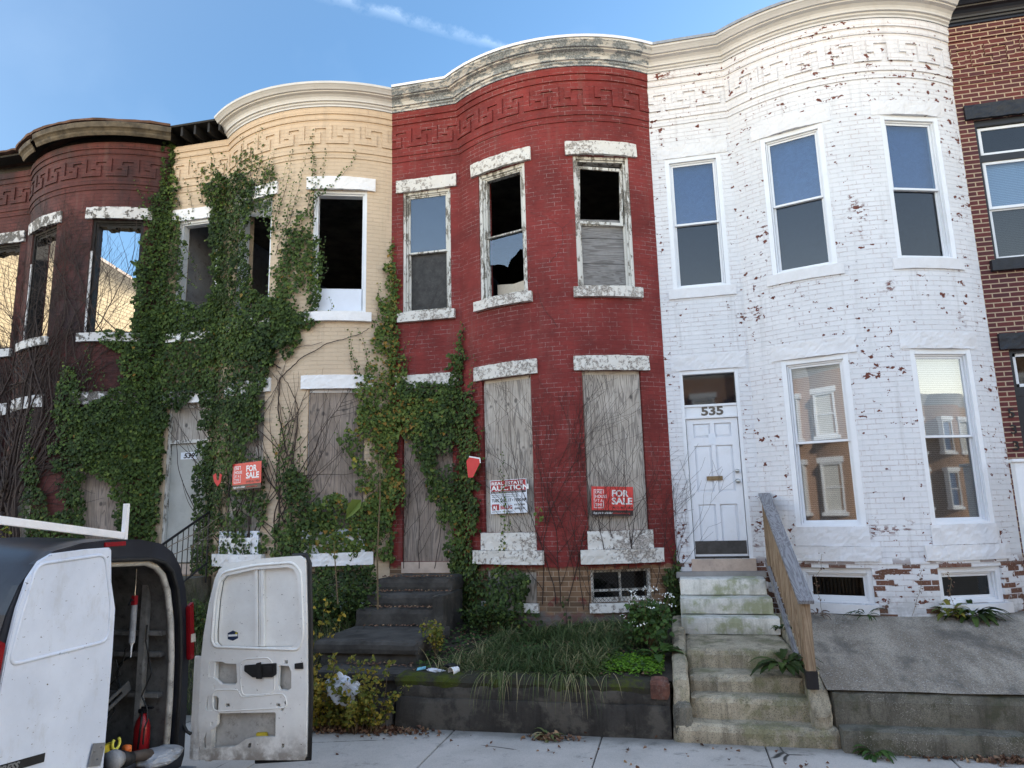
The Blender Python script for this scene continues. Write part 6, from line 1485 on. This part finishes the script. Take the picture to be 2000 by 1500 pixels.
# leafy plants on steps and kerb
def rosette(name, label, c, n_, L, wid, mat, seed, up=.9, cb=.3):
    r = random.Random(seed); mb = MB(); c = Vector(c)
    for i in range(n_):
        an = r.uniform(0, 6.28); d = Vector((math.cos(an), math.sin(an)-.15, r.uniform(.1, up))).normalized(); ll = L*r.uniform(.5, 1.1); q = c+d*ll*.35; sd_ = d.cross(Vector((0, 0, 1))).normalized(); cc = min(1, max(0, r.gauss(cb, .15)))
        pts = [(0, .12), (.25, .8), (.5, 1), (.75, .7), (1, .03)]; v = d.copy(); prev = None; p = q.copy()
        for t_, w_ in pts:
            cur = (p-sd_*wid*w_, p-Vector((0, 0, .006)), p+sd_*wid*w_)
            if prev: mb.face([prev[0], prev[1], cur[1], cur[0]], None, 0, (cc,)*3); mb.face([prev[1], prev[2], cur[2], cur[1]], None, 0, (cc,)*3)
            prev = cur; p = p+v*ll*.25; v = (v+Vector((0, 0, -.38))).normalized()
    o = mb.build(name, M[mat], recalc=False); tag(o, label, 'plant'); return o
rosette('broadleaf_plant', 'dark broad leaved plant hanging over the right side of the mossy steps', (5.34, -2.22, -1.66), 42, .30, .042, 'ivy', 1, .7, .35)
rosette('broadleaf_plant', 'small green leafy plant at the foot of the right kerb wall', (5.98, -2.92, -2.27), 26, .19, .022, 'weed', 2, .9, .4)
rosette('broadleaf_plant', 'little dark plant on the landing beside the bottom marble step', (5.48, -1.15, -1.46), 16, .14, .022, 'ivy', 3)
rosette('broadleaf_plant', 'flattened weed growing from the pavement crack by the planter wall', (2.92, -2.84, -2.27), 18, .16, .015, 'grass', 4, .8, .75)
rosette('broadleaf_plant', 'dark leafy plant at the wall foot below the right basement window', (7.75, -.55, -1.37), 70, .30, .035, 'ivy', 5, .9, .35)
rosette('broadleaf_plant', 'olive leaved weed in front of the right basement window', (7.50, -.62, -1.34), 30, .22, .032, 'yellow', 6, 1.2, .25)
rosette('broadleaf_plant', 'spiky little weed between the two basement windows of the white house', (6.55, -.62, -1.37), 16, .22, .012, 'weed', 7, 1.2)
rosette('broadleaf_plant', 'dry weed sprig in front of the left basement window', (6.0, -.55, -1.37), 12, .16, .010, 'dry', 8, 1.4)
rosette('broadleaf_plant', 'large leaf weed at the right end of the planter beneath the white flowers', (4.02, -2.0, -1.62), 18, .26, .05, 'weed', 9, .9, .6)
T_ = MB(); L_ = MB(); r = random.Random(98)
for c0 in ((6.05, -.62, -1.36, .75), (7.05, -.66, -1.36, .55), (7.5, -.66, -1.36, .5)):
    p = [Vector(c0[:3])]
    for j in range(8): p.append(p[-1]+Vector((r.gauss(.01, .025), r.gauss(0, .01), c0[3]/8)))
    T_.tube(p, .0025, 4, cap=False)
    for j in range(2, 9): leafcloud(L_, p[j], (.05, .03, .03), 5, .022, r, .4)
t = thing('dry_weed', (6.05, -.62, -1.36), 'spindly dry weeds standing against the white basement wall', 'weeds'); T_.build('stem', M['dry_stem'], t, recalc=False); L_.build('foliage', M['dry'], t, recalc=False)
# sapling in front of the tan window
T_, L_ = MB(), MB(); a = at(738, 1190, 1, -1.2); b = at(742, 888, 1, -1.2)
T_.tube([a, a.lerp(b, .35)+Vector((-.02, 0, 0)), a.lerp(b, .7)+Vector((.01, 0, 0)), b], [.014, .012, .010, .006], 6)
for tx, ty in ((765, 850), (720, 870), (700, 905), (770, 900), (715, 960)):
    e = at(tx, ty, 1, -1.2); T_.tube([b.lerp(a, .1 if ty < 890 else .2), e], [.004, .002], 4); leafcloud(L_, e, (.08, .05, .06), 9, .06, r, .8)
a2 = at(660, 1180, 1, -1.4); b2 = at(652, 1060, 1, -1.4); T_.tube([a2, b2], [.01, .006], 5)
g0 = at(700, 985, 1, -1.22); leaf(L_, at(706, 976, 1, -1.22), Vector((-.8, -.1, -.9)), Vector((.3, -1, .4)), .34, .78, .26)
t = thing('sapling', a, 'thin bare sapling with one large green leaf before the tan house window', 'young tree'); T_.build('trunk', M['stem'], t, recalc=False); L_.build('foliage', M['ivy_light'], t, recalc=False)
# bare twigs in front of the grey door
T_ = MB(); r = random.Random(99); 
def twig(mb, p, d, L, rad, depth):
    q = [p]
    for i in range(6): d = (d+Vector((r.gauss(0, .14), r.gauss(0, .1), r.gauss(0, .1)))).normalized(); q.append(q[-1]+d*L/6)
    mb.tube(q, [rad*(1-i/8) for i in range(7)], 4, cap=False)
    if depth:
        for i in (2, 3, 4, 5): twig(mb, q[i], (d+Vector((r.gauss(0, .7), r.gauss(0, .4), r.gauss(.1, .5)))).normalized(), L*.45, rad*.5, depth-1)
twig(T_, at(300, 1090, 1, -1.9), Vector((.75, .3, .6)), .9, .008, 2); twig(T_, at(320, 1090, 1, -1.9), Vector((.9, .3, .45)), .8, .008, 2)
o = T_.build('bare_branch', M['vine_grey'], recalc=False); tag(o, 'bare forked branch leaning across the pale grey door 539', 'branch')
# leaf litter
mb = MB(); r = random.Random(101)
def litter(cx, cy, sx_, sy_, n_, z, s_=.045):
    for i in range(n_):
        x, y = r.gauss(cx, sx_), r.gauss(cy, sy_)
        if y > -2.74: y = -2.74-abs(r.gauss(0, .05))
        leaf(mb, Vector((x, y, z+r.random()*.035*math.exp(-((x-cx)/sx_)**2))), Vector((r.gauss(0, 1), r.gauss(0, 1), r.gauss(.1, .3))), Vector((r.gauss(0, .5), r.gauss(0, .5), 1)), s_*r.uniform(.5, 1.3), r.random(), fold=.4)
litter(.35, -2.86, .42, .09, 900, ZS+.008); litter(1.0, -2.85, .28, .06, 330, ZS+.008); litter(2.95, -2.86, .14, .05, 90, ZS+.006); litter(7.3, -2.93, .42, .05, 360, ZS+.006); litter(3.6, -3.0, 1.6, .22, 40, ZS+.005, .035); litter(5, -3.4, 2.6, .35, 40, ZS+.004, .03)
o = mb.build('leaf_litter', M['dry'], recalc=False); tag(o, 'brown fallen leaves along the foot of the walls', 'fallen leaves', kind='stuff')
mb = MB()
for i in range(700):
    x, y = r.uniform(1.3, 4.1), r.uniform(-2.5, -.4); leaf(mb, Vector((x, y, z_red(x, y)+.03)), Vector((r.gauss(0, 1), r.gauss(0, 1), 0)), Vector((0, -.2, 1)), .04, r.random(), fold=.3)
for i in range(400):
    x = r.uniform(.15, 1.25); y, z = r.choice(((-.85, -1.05), (-1.12, -1.23), (-1.25, -1.45), (-2.3, -1.73), (-.70, -.87)))
    leaf(mb, Vector((x, y+r.uniform(-.08, .1), z+.012)), Vector((r.gauss(0, 1), r.gauss(0, 1), .1)), Vector((0, -.2, 1)), .035, r.random(), fold=.3)
o = mb.build('leaf_litter', M['dry'], recalc=False); tag(o, 'scattered dead leaves on the planter soil and dark steps', 'fallen leaves', kind='stuff')
# ---------------- litter ----------------
def crumple(name, label, cat, c, rad, mat, seed, amp=.35, sub=4, sc=6):
    bm = bmesh.new(); bmesh.ops.create_icosphere(bm, subdivisions=sub, radius=1)
    for v in bm.verts:
        q = noise.noise(v.co*1.3+Vector((seed, 0, 0)))*1.5 + abs(noise.noise(v.co*2.6+Vector((seed, 3, 0))))*.7 + abs(noise.noise(v.co*6))*.22
        v.co = v.co*(1-amp*q)
        v.co = Vector((v.co.x*rad[0], v.co.y*rad[1], v.co.z*rad[2]))
    me = bpy.data.meshes.new(name); bm.to_mesh(me); bm.free(); me.materials.append(mat); o = link(bpy.data.objects.new(name, me)); o.location = c; tag(o, label, cat); return o
M['bagm'] = simple('white_plastic_film', (.62, .64, .70), .35, .05, 5, .2)
crumple('plastic_bag', 'crumpled white plastic bag caught behind the yellow shrub', 'bag', at(667, 1348, 1, -3.0), (.19, .07, .17), M['bagm'], 5, .35, 5)
crumple('paper_tissue', 'crumpled white tissue on the mossy planter edge', 'tissue', at(852, 1310, 1, -2.5), (.10, .05, .028), M['bagm'], 8, .5, 3)
o = crumple('dark_wrapper', 'dark crumpled wrapper behind the paper cup on the planter edge', 'wrapper', at(884, 1300, 1, -2.4), (.09, .04, .025), M['iron'], 12, .5, 3)
cupc = at(886, 1310, 1, -2.55); cp = thing('paper_cup', cupc, 'white paper cup lying on its side on the mossy planter edge', 'cup')
dcup = Vector((.5, .8, .1)).normalized(); mb = MB(); mb.tube([cupc-dcup*.04+Vector((0, 0, .0)), cupc+dcup*.06], [.046, .032], 20, cap=False); mb.build('cup_wall', simple('cup_paper', (.72, .73, .76), .5, .03), cp, smooth=True, recalc=False)
MB().tube([cupc+dcup*.055, cupc+dcup*.058], .032, 20).build('cup_base', M['stone_tan'], cp); MB().tube([cupc-dcup*.042+0.046*(math.cos(a)*dcup.orthogonal().normalized()+math.sin(a)*dcup.cross(dcup.orthogonal().normalized())) for a in [2*math.pi*i/20 for i in range(21)]], .003, 5, cap=False).build('rim', M['beige_trim'], cp)
wc = at(823, 1306, 1, -2.48); o = MB().box(-.05, .05, -.03, .03, 0, .006, F(wc, (1, .2, .15), (-.2, 1, .3))).build('blue_wrapper', simple('blue_wrapper_film', (.18, .40, .50), .3, .5, 30), None, bevel=.002); tag(o, 'small pale blue wrapper on the left end of the mossy planter edge', 'wrapper')

# white porch post at the right edge
pp = at(2002, 1000, 1, -.45)
pt = thing('porch_post', (pp.x, pp.y, -1.37), 'white capped porch post at the right edge against the bare brick', 'post')
MB().box(pp.x-.06, pp.x+.06, pp.y-.06, pp.y+.06, -1.37, .46).build('post', M['vinyl'], pt, bevel=.005)
MB().box(pp.x-.09, pp.x+.09, pp.y-.09, pp.y+.09, .46, .50).build('cap', M['vinyl'], pt, bevel=.006)
# street tree across the road, seen in the panes
r = random.Random(140); T_, L_ = MB(), MB(); b = Vector((17.5, -18.6, -2.3))
T_.tube([b, b+Vector((.1, 0, 1.6)), b+Vector((0, .1, 3.0)), b+Vector((.2, 0, 4.4))], [.16, .13, .10, .05], 8)
for i in range(16):
    an = r.uniform(0, 6.28); s0 = b+Vector((0, 0, r.uniform(1.8, 3.8))); e = s0+Vector((math.cos(an)*r.uniform(.8, 1.9), math.sin(an)*r.uniform(.8, 1.7), r.uniform(.6, 2.2)))
    T_.tube([s0, s0.lerp(e, .5)+Vector((0, 0, .15)), e], [.05, .03, .01], 5)
    leafcloud(L_, e, (.7, .7, .55), 150, .14, r, .4, .25)
t = thing('street_tree', b, 'small leafy street tree on the far pavement', 'tree'); T_.build('trunk', M['stem'], t, recalc=False); L_.build('crown', M['ivy_light'], t, recalc=False)
print('objects', len(bpy.data.objects))
